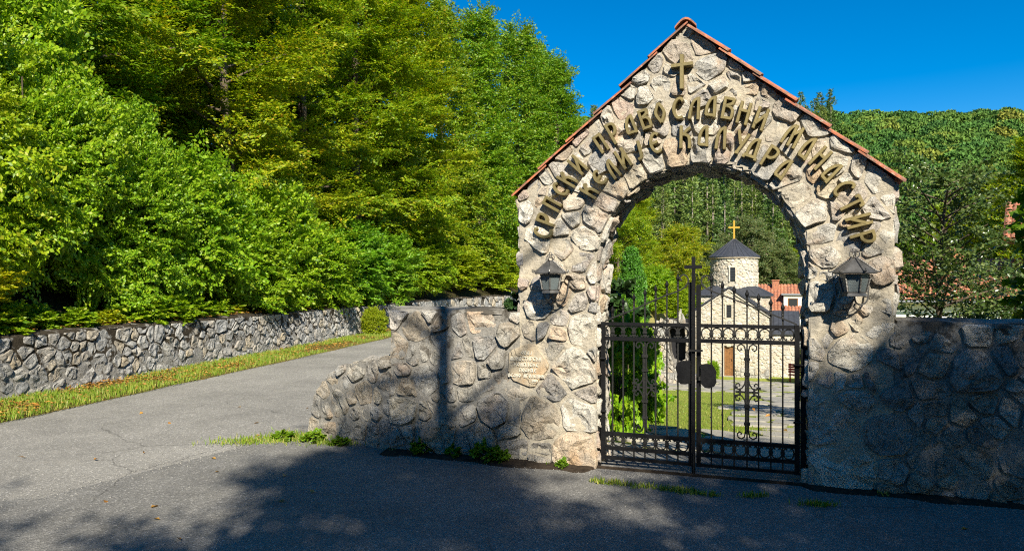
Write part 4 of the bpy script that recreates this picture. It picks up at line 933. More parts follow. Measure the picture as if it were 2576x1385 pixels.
# ------------------------------------------------------------------ houses
def tiled_roof(house, W, run, z0, z1, y0, cols, rows, name='roof'):
    """roof slope facing -y: eave at y0, z0, ridge at y0+run, z1; plus a plain back slope"""
    half = W/2; base = MB(); base.prism([], 0, 0) if False else None
    V = [(-half, y0, z0), (half, y0, z0), (half, y0+run, z1), (-half, y0+run, z1), (-half, y0+2*run, z0), (half, y0+2*run, z0)]
    r_ = part(name, V, [(0,1,2,3), (3,2,5,4), (0,3,4), (1,5,2), (0,4,5,1)], M['tile'], house)
    L_ = math.hypot(run, z1-z0); a_ = math.atan2(z1-z0, run); st = L_/rows; cw = W/cols
    me = mk_mesh('tile', *tile_geo(st*1.2, cw*1.02, cw*0.26, 0.02, 5), M['tile'])
    for i in range(rows):
        for c in range(cols):
            o = bpy.data.objects.new('tile', me); link(o, r_); t = i*st
            o.matrix_local = Matrix.Translation((-half+(c+.5)*cw, y0 + t*math.cos(a_) - 0.02*math.sin(a_), z0 + t*math.sin(a_) + 0.02*math.cos(a_))) @ Matrix.Rotation(R(90), 4, 'Z') @ Matrix.Rotation(-a_ + R(3), 4, 'Y')
    return r_
hb = tag(empty('house', (25.2, 62.0, -4.4), -R(20)), 'white house with orange tile roof and dormer behind the church', 'house')
MB().box(-3.6, 3.6, 0, 6, 0, 3.4).obj('wall', M['white'], hb)
rf = tiled_roof(hb, 7.6, 3.6, 3.2, 5.75, -0.3, 26, 11)
ch_ = MB(); ch_.box(-1.85, -1.25, 2.6, 3.2, 4.8, 6.15); ch_.box(-1.92, -1.18, 2.53, 3.27, 6.15, 6.25); ch_.obj('chimney', M['tile'], hb)
MB().box(-0.9, 1.6, 0.6, 2.6, 3.4, 4.85).obj('dormer', M['white'], hb); MB().box(-1.1, 1.8, 0.4, 2.9, 4.86, 4.98).obj('dormer_roof', M['gutter'], hb)
w_ = MB().box(-0.55, 0.30, 0.55, 0.60, 3.75, 4.60).obj('window', M['wood_door'], hb); MB().box(-0.47, 0.22, 0.53, 0.548, 3.83, 4.52).obj('pane', M['window'], w_)
hr = tag(empty('house', (19.2, 30.0, -3.0), -R(33)), 'white bungalow with red tile roof half hidden by the birch', 'house')
MB().box(-3.0, 3.4, 0, 5, 0, 3.75).obj('wall', M['white'], hr); tiled_roof(hr, 7.2, 2.9, 3.80, 5.6, -0.45, 30, 9)
MB().tube([(-3.55, -0.5, 3.76), (3.55, -0.5, 3.76)], 0.06, 6).obj('gutter', M['gutter'], hr)
MB().box(-0.3, 0.25, 2.2, 2.7, 5.0, 6.2).obj('chimney', M['tile'], hr)
ht = tag(empty('house', (23.6, 27.2, -2.6), -R(38)), 'tall house with weathered tile roof at the right edge', 'house')
MB().box(-2.6, 3.6, 0, 5, 0, 6.05).obj('wall', M['white'], ht); tiled_roof(ht, 7.2, 2.6, 6.0, 7.7, -0.4, 28, 9)

# ------------------------------------------------------------------ retaining wall with dark niche beside the church
nx0, ny0 = 6.55, 31.5; nb = tag(empty('stone_wall', (nx0, ny0, -2.95), -CH_ANG), 'rubble wall with a dark arched niche left of the church', 'wall'); nb.scale = (0.68, 1, 1)
NP = [(1.02, 1.05), (0.86, 1.35), (0.80, 1.9), (0.78, 2.35), (1.0, 2.62), (1.5, 2.66), (1.82, 2.55), (1.9, 1.9), (1.9, 1.15), (1.5, 0.98)]
def in_np(x, z): 
    c = False; j = len(NP)-1
    for i in range(len(NP)):
        xi, zi = NP[i]; xj, zj = NP[j]
        if (zi > z) != (zj > z) and x < (xj-xi)*(z-zi)/(zj-zi)+xi: c = not c
        j = i
    return c
tp = lambda x: 2.55 + 0.35*math.sin((x+0.6)/2.9*math.pi)
ne = [(NP[i] + NP[(i+1) % len(NP)]) for i in range(len(NP))] + [(-0.6, 2.55, 0.9, 2.9), (0.9, 2.9, 2.4, 2.55), (-0.6, -0.1, -0.6, 2.6), (2.4, -0.1, 2.4, 2.6)]
nc = lay(rng, lambda a, b: -0.6 < a < 2.4 and -0.1 < b < tp(a) and not in_np(a, b), (-.6, 2.4, -.1, 2.95), lambda u, z, r: r.choice([0.09, 0.12, 0.16]), ne, tries=3000, gap=0.03)
lay_parts(nc, lambda a, b, o: (a, -o, b), lambda s, r: r.uniform(0.02, 0.06), M['stone_low'], lambda s: nb, rng, light=True)
topn = [(x, tp(x)) for x in np.linspace(2.4, -0.6, 12)]
# core built round the niche in two halves so that the opening is real
lo_ = [(-0.6, -0.3), (2.4, -0.3), (2.4, 1.10), (1.9, 1.15), (1.5, 0.98), (1.02, 1.05), (-0.6, 1.05)]; hi_l = [(-0.6, 1.05), (1.02, 1.05), (0.86, 1.35), (0.80, 1.9), (0.78, 2.35), (1.0, 2.62), (1.5, 2.66), (1.82, 2.55), (1.9, 1.9), (1.9, 1.15), (2.4, 1.10)] + topn
for p in (lo_, hi_l): MB().prism(p[::-1], 0.0, 0.8).obj('mortar_core', M['mortar_low'], nb)
MB().box(0.5, 2.2, 0.8, 0.9, 0.7, 2.9).obj('niche_back', M['niche_shade'], nb)  # back panel with the niche's shade painted in as near-black
sb = tag(empty('stone_step', (nx0-0.2, ny0-1.6, -2.80), -CH_ANG), 'low rough stone kerb in front of the niche wall', 'kerb'); sb.scale = (0.7, 1, 1)
kc = lay(rng, lambda a, b: 0 < a < 3.0 and -0.05 < b < 0.5, (0, 3, -.05, .5), lambda u, z, r: r.choice([0.12, 0.17]), [(0, .5, 3, .5), (0, -.1, 0, .5), (3, -.1, 3, .5)], tries=600, gap=0.03)
lay_parts(kc, lambda a, b, o: (a, -o, b), lambda s, r: r.uniform(0.02, 0.05), M['stone_low'], lambda s: sb, rng, light=True); MB().box(0, 3, 0, 0.5, -0.3, 0.5).obj('mortar_core', M['mortar_low'], sb)
# red bench beside the church
bx_, by_ = gate_world(4.95, 38.6); be = tag(empty('bench', (bx_, by_, ground_z(bx_, by_)), -CH_ANG), 'small red slatted bench beyond the church corner', 'bench')
for k in range(4): MB().box(-0.8, 0.8, 0.02, 0.05, 0.55+k*0.14, 0.66+k*0.14).obj('back_slat', M['red'], be)
for k in range(3): MB().box(-0.8, 0.8, -0.45+k*0.15, -0.33+k*0.15, 0.44, 0.48).obj('seat_slat', M['red'], be)
for x in (-0.7, 0.7):
    for y in (-0.42, 0.04): MB().box(x-0.04, x+0.04, y-0.01, y+0.06, 0, 0.44 if y < 0 else 1.1).obj('leg', M['red'], be)

# ------------------------------------------------------------------ yard paving
path = tag(empty('path', (GX, GY, 0), -ANG), 'grey flagstone path from the gate to the church', kind='structure')
rng = random.Random(41)
def in_path(u, w):
    if w < 0.72: return False
    if w < 3.4: return 0.55 < u < 4.2
    if w < 17: return 1.95 + 0.25*math.sin(w*0.5) < u < 4.3
    return -3.8 + 0.8*math.sin(w) < u < 4.4 and w < 36
def fz(u, w):
    x, y = gate_world(u, w); return ground_z(x, y)
pc = lay(rng, lambda u, w: in_path(u, w) and rng.random() < (1.0 if w < 5 else 0.75 if w < 17 else 0.5), (-4, 4.4, 0.7, 36), lambda u, w, r: r.choice([0.16, 0.22, 0.28]) if w < 12 else r.choice([0.28, 0.38, 0.48]), tries=4500, gap=0.03, sep=0.95)
kk = 0
for (poly, seed) in pc:
    if any(math.hypot(p[0]-seed[0], p[1]-seed[1]) > 0.75 for p in poly): poly = [(seed[0]+max(-.55, min(.55, p[0]-seed[0]))*.8, seed[1]+max(-.5, min(.5, p[1]-seed[1]))*.8) for p in poly]
    z0 = fz(seed[0], seed[1])
    if z0 > -0.113*max(0, seed[1]-0.5) + 0.12: continue
    P, ce = round_poly(poly, rng, 0.15, 0.05)
    if P is None or kk >= 300: continue
    kk += 1; n = len(P); tz = rng.uniform(-0.008, 0.008)
    sl_ = -0.113 if seed[1] < 38 else 0
    V = [(x, y, z0 + sl_*(y-seed[1]) + o) for (k, o) in ((1.0, -0.03), (0.985, 0.020+tz), (0.93, 0.026+tz)) for (x, y) in [(ce[0]+(p[0]-ce[0])*k, ce[1]+(p[1]-ce[1])*k) for p in P]]
    F = [(r_*n+i, r_*n+(i+1) % n, (r_+1)*n+(i+1) % n, (r_+1)*n+i) for r_ in (0, 1) for i in range(n)] + [tuple(range(2*n, 3*n))]
    part('flagstone', V, F, M['flag'], path)

# ------------------------------------------------------------------ foliage tools
def leaves_mesh(name, P, T, N, L, W, mat, fold=0.12):
    """one folded diamond per leaf: P stalk points, T directions, N normals (n,3); L, W lengths (n,)"""
    S = np.cross(N, T); S /= (np.linalg.norm(S, axis=1, keepdims=True) + 1e-9)
    N = np.cross(T, S); L = np.asarray(L)[:, None]; W = np.asarray(W)[:, None]
    mid = P + T*L*0.45 + N*W*fold
    V = np.stack([P, mid + S*W/2, P + T*L - N*W*0.10, mid - S*W/2], 1).reshape(-1, 3)
    i = np.arange(len(P))[:, None]*4
    F = np.concatenate([i + np.array([[0, 1, 2]]), i + np.array([[0, 2, 3]])], 1).reshape(-1, 3)
    return fast_mesh(name, V, F, mat)
def unit(a): return a / (np.linalg.norm(a, axis=-1, keepdims=True) + 1e-9)
def spray(rs, twigs=9, per=6, flat=0.35, droop=0.18, spread=0.5):
    """a leafy twig of length 1 along +x: leaf stalks, directions, normals"""
    P = []; T = []
    def axis(o, d, l, n, both=True):
        for i in range(n):
            t = (i+0.7)/n; p = o + d*l*t + np.array([0, 0, -droop*(t*l)**2])
            sd = 1 if i % 2 else -1; lat = np.array([-d[1], d[0], 0]) * sd
            P.append(p + rs.normal(0, 0.012, 3)); T.append(d*rs.uniform(0.3, 0.8) + lat*rs.uniform(0.5, 1.0) + np.array([0, 0, rs.uniform(-0.35, 0.15)]))
    X = np.array([1.0, 0, 0]); axis(np.zeros(3), X, 1.0, per+3)
    for k in range(twigs):
        t = 0.12 + 0.8*k/twigs; sd = 1 if k % 2 else -1; an = sd*rs.uniform(0.6, 1.0)
        d = np.array([math.cos(an), math.sin(an), rs.uniform(-0.12, 0.12)])
        axis(np.array([t, 0, -droop*t*t]), d, spread*(1.05-0.65*t)*rs.uniform(0.7, 1.1), per)
    P = np.array(P); T = unit(np.array(T)); N = unit(np.array([0.65, 0, 0.8]) + rs.normal(0, flat, P.shape))
    return P, T, N
def frames(D, roll):
    """rotation matrices whose x axis is D and whose z axis is as upright as possible, rolled"""
    D = unit(D); up = np.tile([0, 0, 1.0], (len(D), 1)); Y = np.cross(up, D); bad = np.linalg.norm(Y, axis=1) < 1e-3; Y[bad] = [0, 1, 0]; Y = unit(Y); Z = np.cross(D, Y)
    c, s = np.cos(roll)[:, None], np.sin(roll)[:, None]; Y2 = Y*c + Z*s; Z2 = Z*c - Y*s
    return np.stack([D, Y2, Z2], -1)
def foliage(name, rs, O, D, S, roll, leafL, mat, temps, aspect=0.55, Lvar=0.3):
    """O origins, D directions, S lengths of sprays"""
    Rm = frames(D, roll); ks = rs.randint(0, len(temps), len(O)); PP = []; TT = []; NN = []
    for k in range(len(temps)):
        m_ = ks == k
        if not m_.any(): continue
        p, t, n = temps[k]
        PP.append((np.einsum('sij,nj->sni', Rm[m_], p) * S[m_][:, None, None] + O[m_][:, None, :]).reshape(-1, 3))
        TT.append(np.einsum('sij,nj->sni', Rm[m_], t).reshape(-1, 3)); NN.append(np.einsum('sij,nj->sni', Rm[m_], n).reshape(-1, 3))
    P = np.concatenate(PP); T = np.concatenate(TT); N = np.concatenate(NN)
    L = leafL * rs.uniform(1-Lvar, 1+Lvar, len(P)); return leaves_mesh(name, P, T, N, L, L*aspect, mat)
_trs = np.random.RandomState(77); TEMPS = [spray(_trs) for _ in range(6)]; TEMPS_W = [spray(_trs, 8, 5, flat=0.9, droop=0.25, spread=0.55) for _ in range(6)]

def broad_tree(name, seed, h, r, base, limbs, per, leafL, sprayL, prof, pitch, mat, bark, wild=False, tr=None, limb_r=0.05, aspect=0.55):
    rs = np.random.RandomState(seed); wood = MB(); O = []; D = []; S = []
    tr = tr or h*0.018; bend = rs.normal(0, 0.25, 2)
    tp_ = lambda t: np.array([bend[0]*math.sin(t*2.4), bend[1]*math.sin(t*2.0+0.6), h*t])
    wood.tube([tp_(t) for t in np.linspace(-0.02, 0.97, 9)], [tr*(1.15-t)+0.01 for t in np.linspace(0, 1, 9)], 7)
    for i in range(limbs):
        f = (i+rs.rand())/limbs; hz = base + (0.97-base)*f; az = i*2.39996 + rs.normal(0, 0.35)
        L = r*prof(f)*rs.uniform(0.7, 1.15); pt = pitch(f) + rs.normal(0, 0.12)
        o = tp_(hz); d = np.array([math.cos(az)*math.cos(pt), math.sin(az)*math.cos(pt), math.sin(pt)])
        pts = []
        for t in np.linspace(0, 1, 5): pts.append(o + d*L*t + np.array([0, 0, -0.10*L*t*t]))
        wood.tube(pts, [limb_r*L/r*(1-0.85*t)+0.006 for t in np.linspace(0, 1, 5)], 5, cap=False)
        n = max(4, int(per*(0.35+0.65*L/r)))
        for j in range(n):
            t = 0.18 + 0.82*rs.rand()**0.75; p = o + d*L*t + np.array([0, 0, -0.10*L*t*t])
            side = rs.uniform(-1.25, 1.25) * (1.0 if t < 0.85 else 0.6); a2 = az + side; p2 = pt*0.7 + rs.normal(-0.05, 0.28 if not wild else 0.55)
            O.append(p + rs.normal(0, 0.10, 3)); D.append([math.cos(a2)*math.cos(p2), math.sin(a2)*math.cos(p2), math.sin(p2)]); S.append(sprayL*rs.uniform(0.6, 1.25))
    O = np.array(O); D = np.array(D); S = np.array(S)
    crown = foliage(name + '_crown', rs, O, D, S, rs.normal(0, 0.35, len(O)), leafL, mat, TEMPS_W if wild else TEMPS, aspect)
    return mk_mesh(name + '_trunk', wood.v, wood.f, bark, True), crown
def bush_mesh(name, seed, n, leafL, sprayL, mat, up=0.35, aspect=0.62, wild=True, core=0.55, lump=0.28, Lvar=0.3):
    """unit half-ellipsoid of sprays pointing outwards, with lumps and gaps; origin at the foot, height 1, radius 0.5"""
    rs = np.random.RandomState(seed); d = unit(rs.normal(0, 1, (n*2, 3))); d = d[d[:, 2] > -0.72][:n]
    lumpf = 1 + lump*(vnoise(d[:, 0]*2.6+seed, d[:, 1]*2.6+d[:, 2]*3.1)-0.5)*2
    rad_ = (core + (1-core)*rs.rand(len(d))**0.5) * lumpf
    O = np.stack([d[:, 0]*0.5*rad_, d[:, 1]*0.5*rad_, 0.42 + d[:, 2]*0.56*rad_], 1); O[:, 2] = np.clip(O[:, 2], 0.02, None)
    D = unit(d + np.array([0, 0, up]) + rs.normal(0, 0.35, d.shape)); S = sprayL*rs.uniform(0.6, 1.3, len(d))
    return foliage(name, rs, O, D, S, rs.normal(0, 0.5, len(d)), leafL, mat, TEMPS_W if wild else TEMPS, aspect, Lvar)
def stems_mesh(name, seed, n=9, h=0.85, r=0.012):
    rs = random.Random(seed); mb = MB()
    for i in range(n):
        a = rs.uniform(0, 6.28); q = rs.uniform(0.1, 0.40); mb.tube([(0.04*math.cos(a), 0.04*math.sin(a), -0.04), (q*0.5*math.cos(a+.2), q*0.5*math.sin(a+.2), h*0.5), (q*math.cos(a), q*math.sin(a), h*rs.uniform(0.7, 1.0))], [r, r*0.7, r*0.3], 4, cap=False)
    return mk_mesh(name, mb.v, mb.f, M['bark'], True)
def plant(name, meshes, loc, scale, rz, label, cat, group=None, tint=None, pn=('trunk', 'crown')):
    e = empty(name, loc, rz); e.scale = scale if isinstance(scale, tuple) else (scale,)*3; tag(e, label, cat, group)
    for nm, me in zip(pn, meshes):
        o = link(bpy.data.objects.new(nm, me), e)
        if tint: o.color = (*tint, 1)
    return e

# ------------------------------------------------------------------ prototypes
dome = lambda f: math.sin(math.pi*min(1, 0.20+0.80*f))**0.6 if f > 0.5 else 0.95 - 0.25*(0.5-f)
PH1 = broad_tree('hornbeam', 3, 10.0, 3.6, 0.10, 44, 54, 0.105, 1.05, lambda f: (1.0 - 0.62*max(0, f-0.45)/0.55)*(0.75+0.25*min(1, f*4)), lambda f: 0.10+0.75*f, M['leaf'], M['bark'])
PH2 = broad_tree('beech', 8, 13.0, 3.4, 0.08, 48, 52, 0.12, 1.15, lambda f: 1.0-0.75*max(0, f-0.25)/0.75, lambda f: 0.05+0.8*f, M['leaf'], M['bark'])
PH3 = broad_tree('tall_tree', 15, 17.0, 3.6, 0.06, 60, 42, 0.155, 1.25, lambda f: 1.02-0.86*f, lambda f: 0.25+0.75*f, M['leaf'], M['bark'], wild=True)
PH4 = broad_tree('maple', 22, 9.0, 3.2, 0.18, 50, 42, 0.10, 0.95, lambda f: math.sin(math.pi*(0.12+0.84*f))**0.7, lambda f: 0.0+0.9*f, M['leaf'], M['bark'], wild=True, aspect=0.75)
PB = [(stems_mesh('stems', 1), bush_mesh('bush_a', 5, 1300, 0.034, 0.17, M['shrub_leaf'])), (stems_mesh('stems_b', 2), bush_mesh('bush_b', 6, 1300, 0.032, 0.16, M['shrub_leaf'], up=0.7, lump=0.4)),
      (stems_mesh('stems_c', 3), bush_mesh('bush_c', 9, 1400, 0.032, 0.18, M['shrub_leaf'], up=0.1, lump=0.45))]
PB.append((stems_mesh('stems_d', 5, 12), bush_mesh('tall_bush', 19, 2500, 0.019, 0.115, M['shrub_leaf'], up=0.3, lump=0.42)))
LOWB = (stems_mesh('herb_stems', 4, 6), bush_mesh('herb', 12, 150, 0.16, 0.42, M['shrub_leaf'], up=0.5, lump=0.5))

# ------------------------------------------------------------------ the wooded bank on the left
def by_wall(y, back):
    s = wall_s_at_y(y); p, n = wall_at(s); return p[0]-n[0]*back, p[1]-n[1]*back
ords = ['first', 'second', 'third', 'fourth', 'fifth', 'sixth', 'seventh', 'eighth', 'ninth', 'tenth', 'eleventh', 'twelfth']
TREES = [  # y along the lane, distance behind the wall, kind, scale, turn, tint
 (8.4, 6.4, PH1, 1.05, 10, (1.0,1.05,0.9)), (11.8, 6.6, PH4, 1.2, 60, (1.15,1.1,0.9)), (15.2, 4.9, PH1, 1.0, 130, (0.85,0.95,0.9)), (19.0, 2.7, PH1, 0.98, 200, (1.35,1.12,0.9)),
 (23.0, 2.9, PH2, 0.92, 20, (1.1,1.05,0.9)), (27.0, 2.6, PH2, 1.0, 80, (1.15,1.08,0.8)), (31.5, 2.8, PH2, 1.05, 150, (1.25,1.08,0.8)), (36.0, 2.8, PH3, 0.86, 40, (1.0,1.0,1.0)), (40.5, 2.6, PH3, 0.92, 170, (0.85,1.0,1.0)), (45.0, 2.2, PH3, 1.0, 300, (0.8,0.95,1.1)), (49.5, 1.2, PH3, 0.95, 250, (0.75,0.95,1.1)), (52.5, 2.6, PH3, 1.04, 20, (0.75,0.95,1.1))]
BACK = [(10.5, 8.5, PH2, 1.0, 33, (1.0,1.0,0.9)), (14.5, 9.0, PH2, 1.05, 99, (1.1,1.0,0.9)), (18.5, 8.0, PH2, 1.1, 222, (0.85,0.95,0.9)), (23.0, 8.0, PH3, 0.9, 12, (1.1,1.05,0.9)), (28.0, 7.5, PH3, 0.95, 122, (0.95,1.0,1.0)), (33.0, 7.5, PH3, 1.0, 222, (0.85,0.95,1.0)), (38.5, 7.0, PH3, 1.02, 322, (0.8,0.95,1.0)), (21.0, 13.0, PH3, 1.1, 52, (0.9,1,1)), (29.0, 13.0, PH3, 1.1, 152, (0.9,1,1))]
for i, (y, bk, pr, sc, rz, ti) in enumerate(TREES):
    x_, y_ = by_wall(y, bk); plant('broadleaf_tree', pr, (x_, y_, ground_z(x_, y_)-0.1), sc, R(rz), 'leafy tree behind the lane wall, %s from the left in the front row' % ords[i], 'tree', 'trees on the bank above the lane', ti)
for i, (y, bk, pr, sc, rz, ti) in enumerate(BACK):
    x_, y_ = by_wall(y, bk); plant('broadleaf_tree', pr, (x_, y_, ground_z(x_, y_)-0.1), sc, R(rz), 'tall tree high on the lane bank, %s from the left behind the front row' % ords[i], 'tree', 'trees on the upper bank', ti)
SHR = [ # y, back, kind, (w, w, h), tint
 (7.6, 1.0, 0, (2.0,2.0,1.7), (2.1,1.1,0.5)), (8.9, 0.9, 1, (1.5,1.5,0.9), (1.8,1.2,0.6)), (9.2, 2.0, 3, (3.2,3.2,4.4), (1.25,1.15,0.8)), (10.8, 1.6, 3, (2.9,2.9,4.0), (1.05,1.1,0.9)), (11.6, 3.4, 3, (3.8,3.8,6.2), (1.1,1.12,0.9)), (12.6, 1.3, 3, (2.5,2.5,3.2), (1.0,1.1,1.0)), (14.3, 1.5, 2, (2.6,2.6,2.9), (0.95,1.05,0.9)),
 (15.8, 1.1, 0, (2.4,2.4,2.2), (1.0,1.1,0.9)), (17.5, 1.2, 1, (2.5,2.5,2.9), (1.1,1.12,0.9)), (19.3, 1.1, 2, (2.5,2.5,2.0), (1.0,1.08,0.9)), (21.5, 1.2, 0, (2.8,2.8,2.4), (0.7,0.95,1.0)), (24.5, 1.3, 1, (2.9,2.9,2.2), (0.75,0.95,1.0)), (28.5, 1.4, 2, (3.2,3.2,2.2), (1.0,1.0,0.8)), (33.5, 1.5, 0, (3.4,3.4,1.8), (1.3,1.1,0.7)), (38.5, 1.5, 1, (3.4,3.4,2.2), (1.3,1.1,0.8))]
for i, (y, bk, k, sc, ti) in enumerate(SHR):
    x_, y_ = by_wall(y, bk); plant('shrub', PB[k], (x_, y_, ground_z(x_, y_)-0.08), sc, R(i*71), 'bushy green shrub above the lane wall, %s from the left' % (ords + ['thirteenth', 'fourteenth', 'fifteenth'])[i] if i > 1 else ['yellow and orange leaved shrub at the left end of the lane wall', 'low yellow-green shrub hanging over the left end of the lane wall'][i], 'shrub', 'shrubs above the lane wall', ti, ('stems', 'foliage'))
for i in range(22):
    y = 8.2 + i*0.62*(1+i*0.012); x_, y_ = by_wall(y, 0.36 + 0.2*((i*37) % 7)/7); s_ = 0.16 + 0.24*((i*53) % 11)/11
    plant('herb_clump', LOWB, (x_, y_, WH+0.03), (s_*1.6, s_*1.6, s_), R(i*47), 'small leafy weed clump on the lane wall top', 'weed', 'weeds along the wall top', (1.05, 1.05, 0.8) if i % 5 else (1.5, 1.1, 0.7), ('stems', 'foliage'))
x_, y_ = by_wall(21.0, -0.45); plant('shrub', PB[1], (x_, y_, 0.02), (0.6, 0.6, 0.75), 1.0, 'yellowing bush at the foot of the lane wall', 'shrub', None, (1.3, 1.05, 0.8), ('stems', 'foliage'))

# ------------------------------------------------------------------ trees and plants in the yard
def at(xi, Z): return (xi-1288)/1750*Z
rs_ = np.random.RandomState(4)
def flame_mesh(name, seed, n, leafL, mat):
    """narrow upright evergreen: dense upward sprays, height 1, radius about 0.11"""
    rs = np.random.RandomState(seed); t = rs.rand(n)**0.85; az = rs.rand(n)*6.283
    rr = 0.115*np.minimum(1, (1-t)*2.4)**0.75*(0.80+0.35*vnoise(az*2.2, t*11))*np.sqrt(0.55+0.45*rs.rand(n)); rr *= np.minimum(1, 0.55+t*3)
    O = np.stack([rr*np.cos(az), rr*np.sin(az), t*0.94], 1); D = unit(np.stack([np.cos(az)*0.55, np.sin(az)*0.55, np.full(n, 1.0)], 1) + rs.normal(0, 0.25, (n, 3)))
    return foliage(name, rs, O, D, 0.055*rs.uniform(0.7, 1.3, n), rs.rand(n)*6.28, leafL, mat, TEMPS_W, 0.45)
tw = MB().tube([(0, 0, -0.03), (0, 0, 0.9)], [0.018, 0.004], 6); TH_ = (mk_mesh('thuja_trunk', tw.v, tw.f, M['bark']), flame_mesh('thuja_crown', 3, 1000, 0.016, M['thuja']))
x_ = at(1588, 21.0); plant('thuja', TH_, (x_, 21.0, -1.3), (3.6, 3.6, 4.0), 0.4, 'narrow bright green thuja standing behind the left gate leaf', 'tree', None, (1, 1, 1))
HZ = (stems_mesh('hazel_stems', 8, 12, 0.9), bush_mesh('hazel', 18, 190, 0.075, 0.26, M['shrub_leaf'], up=0.6, aspect=0.8, lump=0.35))
for i, (xi, Z, zb, sc, ti, lab) in enumerate([(1563, 8.6, -0.3, (0.62, 0.62, 1.42), (0.95, 1.1, 0.9), 'broad leaved hazel bush just inside the left gate leaf'), (1590, 10.2, -0.5, (0.7, 0.7, 1.25), (0.95, 1.1, 0.9), 'low leafy bush behind the hazel inside the gate'), (1548, 12.5, -0.6, (0.9, 0.9, 1.7), (0.7, 0.95, 0.9), 'dark leafy bush behind the left gate jamb')]):
    plant('shrub', HZ, (at(xi, Z), Z, zb), sc, i*1.3, lab, 'shrub', None, ti, ('stems', 'foliage'))
# mid-distance trees seen through and beside the arch
MID = [(1570, 56, PH1, 0.90, (1.35,1.15,0.8), 'yellow-green tree left of the church, seen through the arch'), (1545, 50, PH4, 0.80, (1.2,1.15,0.8), 'leafy tree close to the left jamb, seen through the arch'), (1700, 60, PH4, 0.86, (1.45,1.12,0.8), 'round golden tree left of the church tower'),
       (1650, 68, PH1, 0.68, (1.2,1.1,0.8), 'green tree behind the golden tree in the arch'), (1895, 76, PH4, 1.18, (0.85,0.72,6.5), 'pale grey-green willow right behind the church tower'), (1970, 74, PH4, 0.85, (0.85,0.74,6.0), 'pale grey-green willow above the orange roof'), (1785, 74, PH4, 0.92, (0.85,0.74,6.0), 'pale grey-green tree left of the tower roof'), (2015, 78, PH1, 0.68, (1.2,1.1,0.9), 'green tree by the right jamb, seen through the arch')]
for i, (xi, Z, pr, sc, ti, lab) in enumerate(MID):
    x_ = at(xi, Z); plant('broadleaf_tree', pr, (x_, Z, ground_z(x_, Z)-0.3), sc, R(i*67), lab, 'tree', 'trees around the church', ti)
BG = [(1690, 41, 0, (1.8,1.8,1.5), -0.1, (1.2,1.1,0.7), 'bright shrub on the dry bank left of the church'), (1712, 46, 1, (2.2,2.2,2.0), -1.2, (1.1,1.1,0.8), 'green shrub at the left corner of the church roof'), (1640, 42, 2, (2.2,2.2,2.2), 0.1, (1.0,1.1,0.8), 'shrub on the bank beside the thuja'), (1792, 42.9, 0, (0.75,0.75,0.95), -4.3, (1.0,1.1,0.9), 'small potted shrub beside the church door')]
for i, (xi, Z, k, sc, zb, ti, lab) in enumerate(BG): plant('shrub', PB[k], (at(xi, Z), Z, zb), sc, i*1.1, lab, 'shrub', None, ti, ('stems', 'foliage'))
# right-hand side, behind the shaded wall
BIR = broad_tree('birch', 44, 4.6, 1.15, 0.36, 40, 8, 0.062, 0.55, lambda f: math.sin(math.pi*(0.18+0.75*f))**0.7, lambda f: 0.75-0.3*f, M['birch_leaf'], M['bark'], wild=True, tr=0.055, limb_r=0.02, aspect=0.72)
plant('birch_tree', BIR, (6.25, 9.6, -0.75), 0.84, 0.3, 'small birch with drooping leafy twigs behind the right wall', 'tree', 'birches behind the right wall', (1, 1, 1))
plant('birch_tree', BIR, (7.45, 10.6, -0.8), 0.56, 2.2, 'second birch at the right edge, behind the nearer one', 'tree', 'birches behind the right wall', (0.7, 0.8, 0.8))
MPL = broad_tree('young_maple', 52, 3.2, 1.0, 0.25, 26, 10, 0.10, 0.45, lambda f: math.sin(math.pi*(0.2+0.7*f))**0.6, lambda f: 0.4, M['leaf'], M['bark'], wild=True, tr=0.04, limb_r=0.018, aspect=0.95)
plant('young_maple', MPL, (5.98, 7.1, -0.5), 1.0, 0.8, 'young maple with larger leaves at the right edge', 'tree', None, (0.5, 0.62, 0.6))
RT = [(2290, 50, PH4, 0.95, (0.75,0.9,0.9), 'dark tree right of the gateway'), (2340, 66, PH2, 0.85, (1.1,1.1,0.8), 'bright green tree beyond the dark tree right of the gateway'), (2430, 60, PH1, 1.2, (1.25,1.12,0.7), 'yellow-green tree above the bungalow roof'), (2520, 52, PH1, 1.3, (1.4,1.15,0.7), 'yellowing tree above the house at the right edge'), (2610, 44, PH2, 1.15, (1.2,1.05,0.7), 'tree at the right picture edge'), (2275, 34, PB[0], (3.4,3.4,3.0), (0.7,0.95,0.8), 'dense shrub beside the bungalow')]
for i, (xi, Z, pr, sc, ti, lab) in enumerate(RT):
    x_ = at(xi, Z); plant('broadleaf_tree' if pr is not PB[0] else 'shrub', pr, (x_, Z, ground_z(x_, Z)-0.2), sc, R(i*77), lab, 'tree' if pr is not PB[0] else 'shrub', 'trees right of the gateway' if pr is not PB[0] else None, ti)

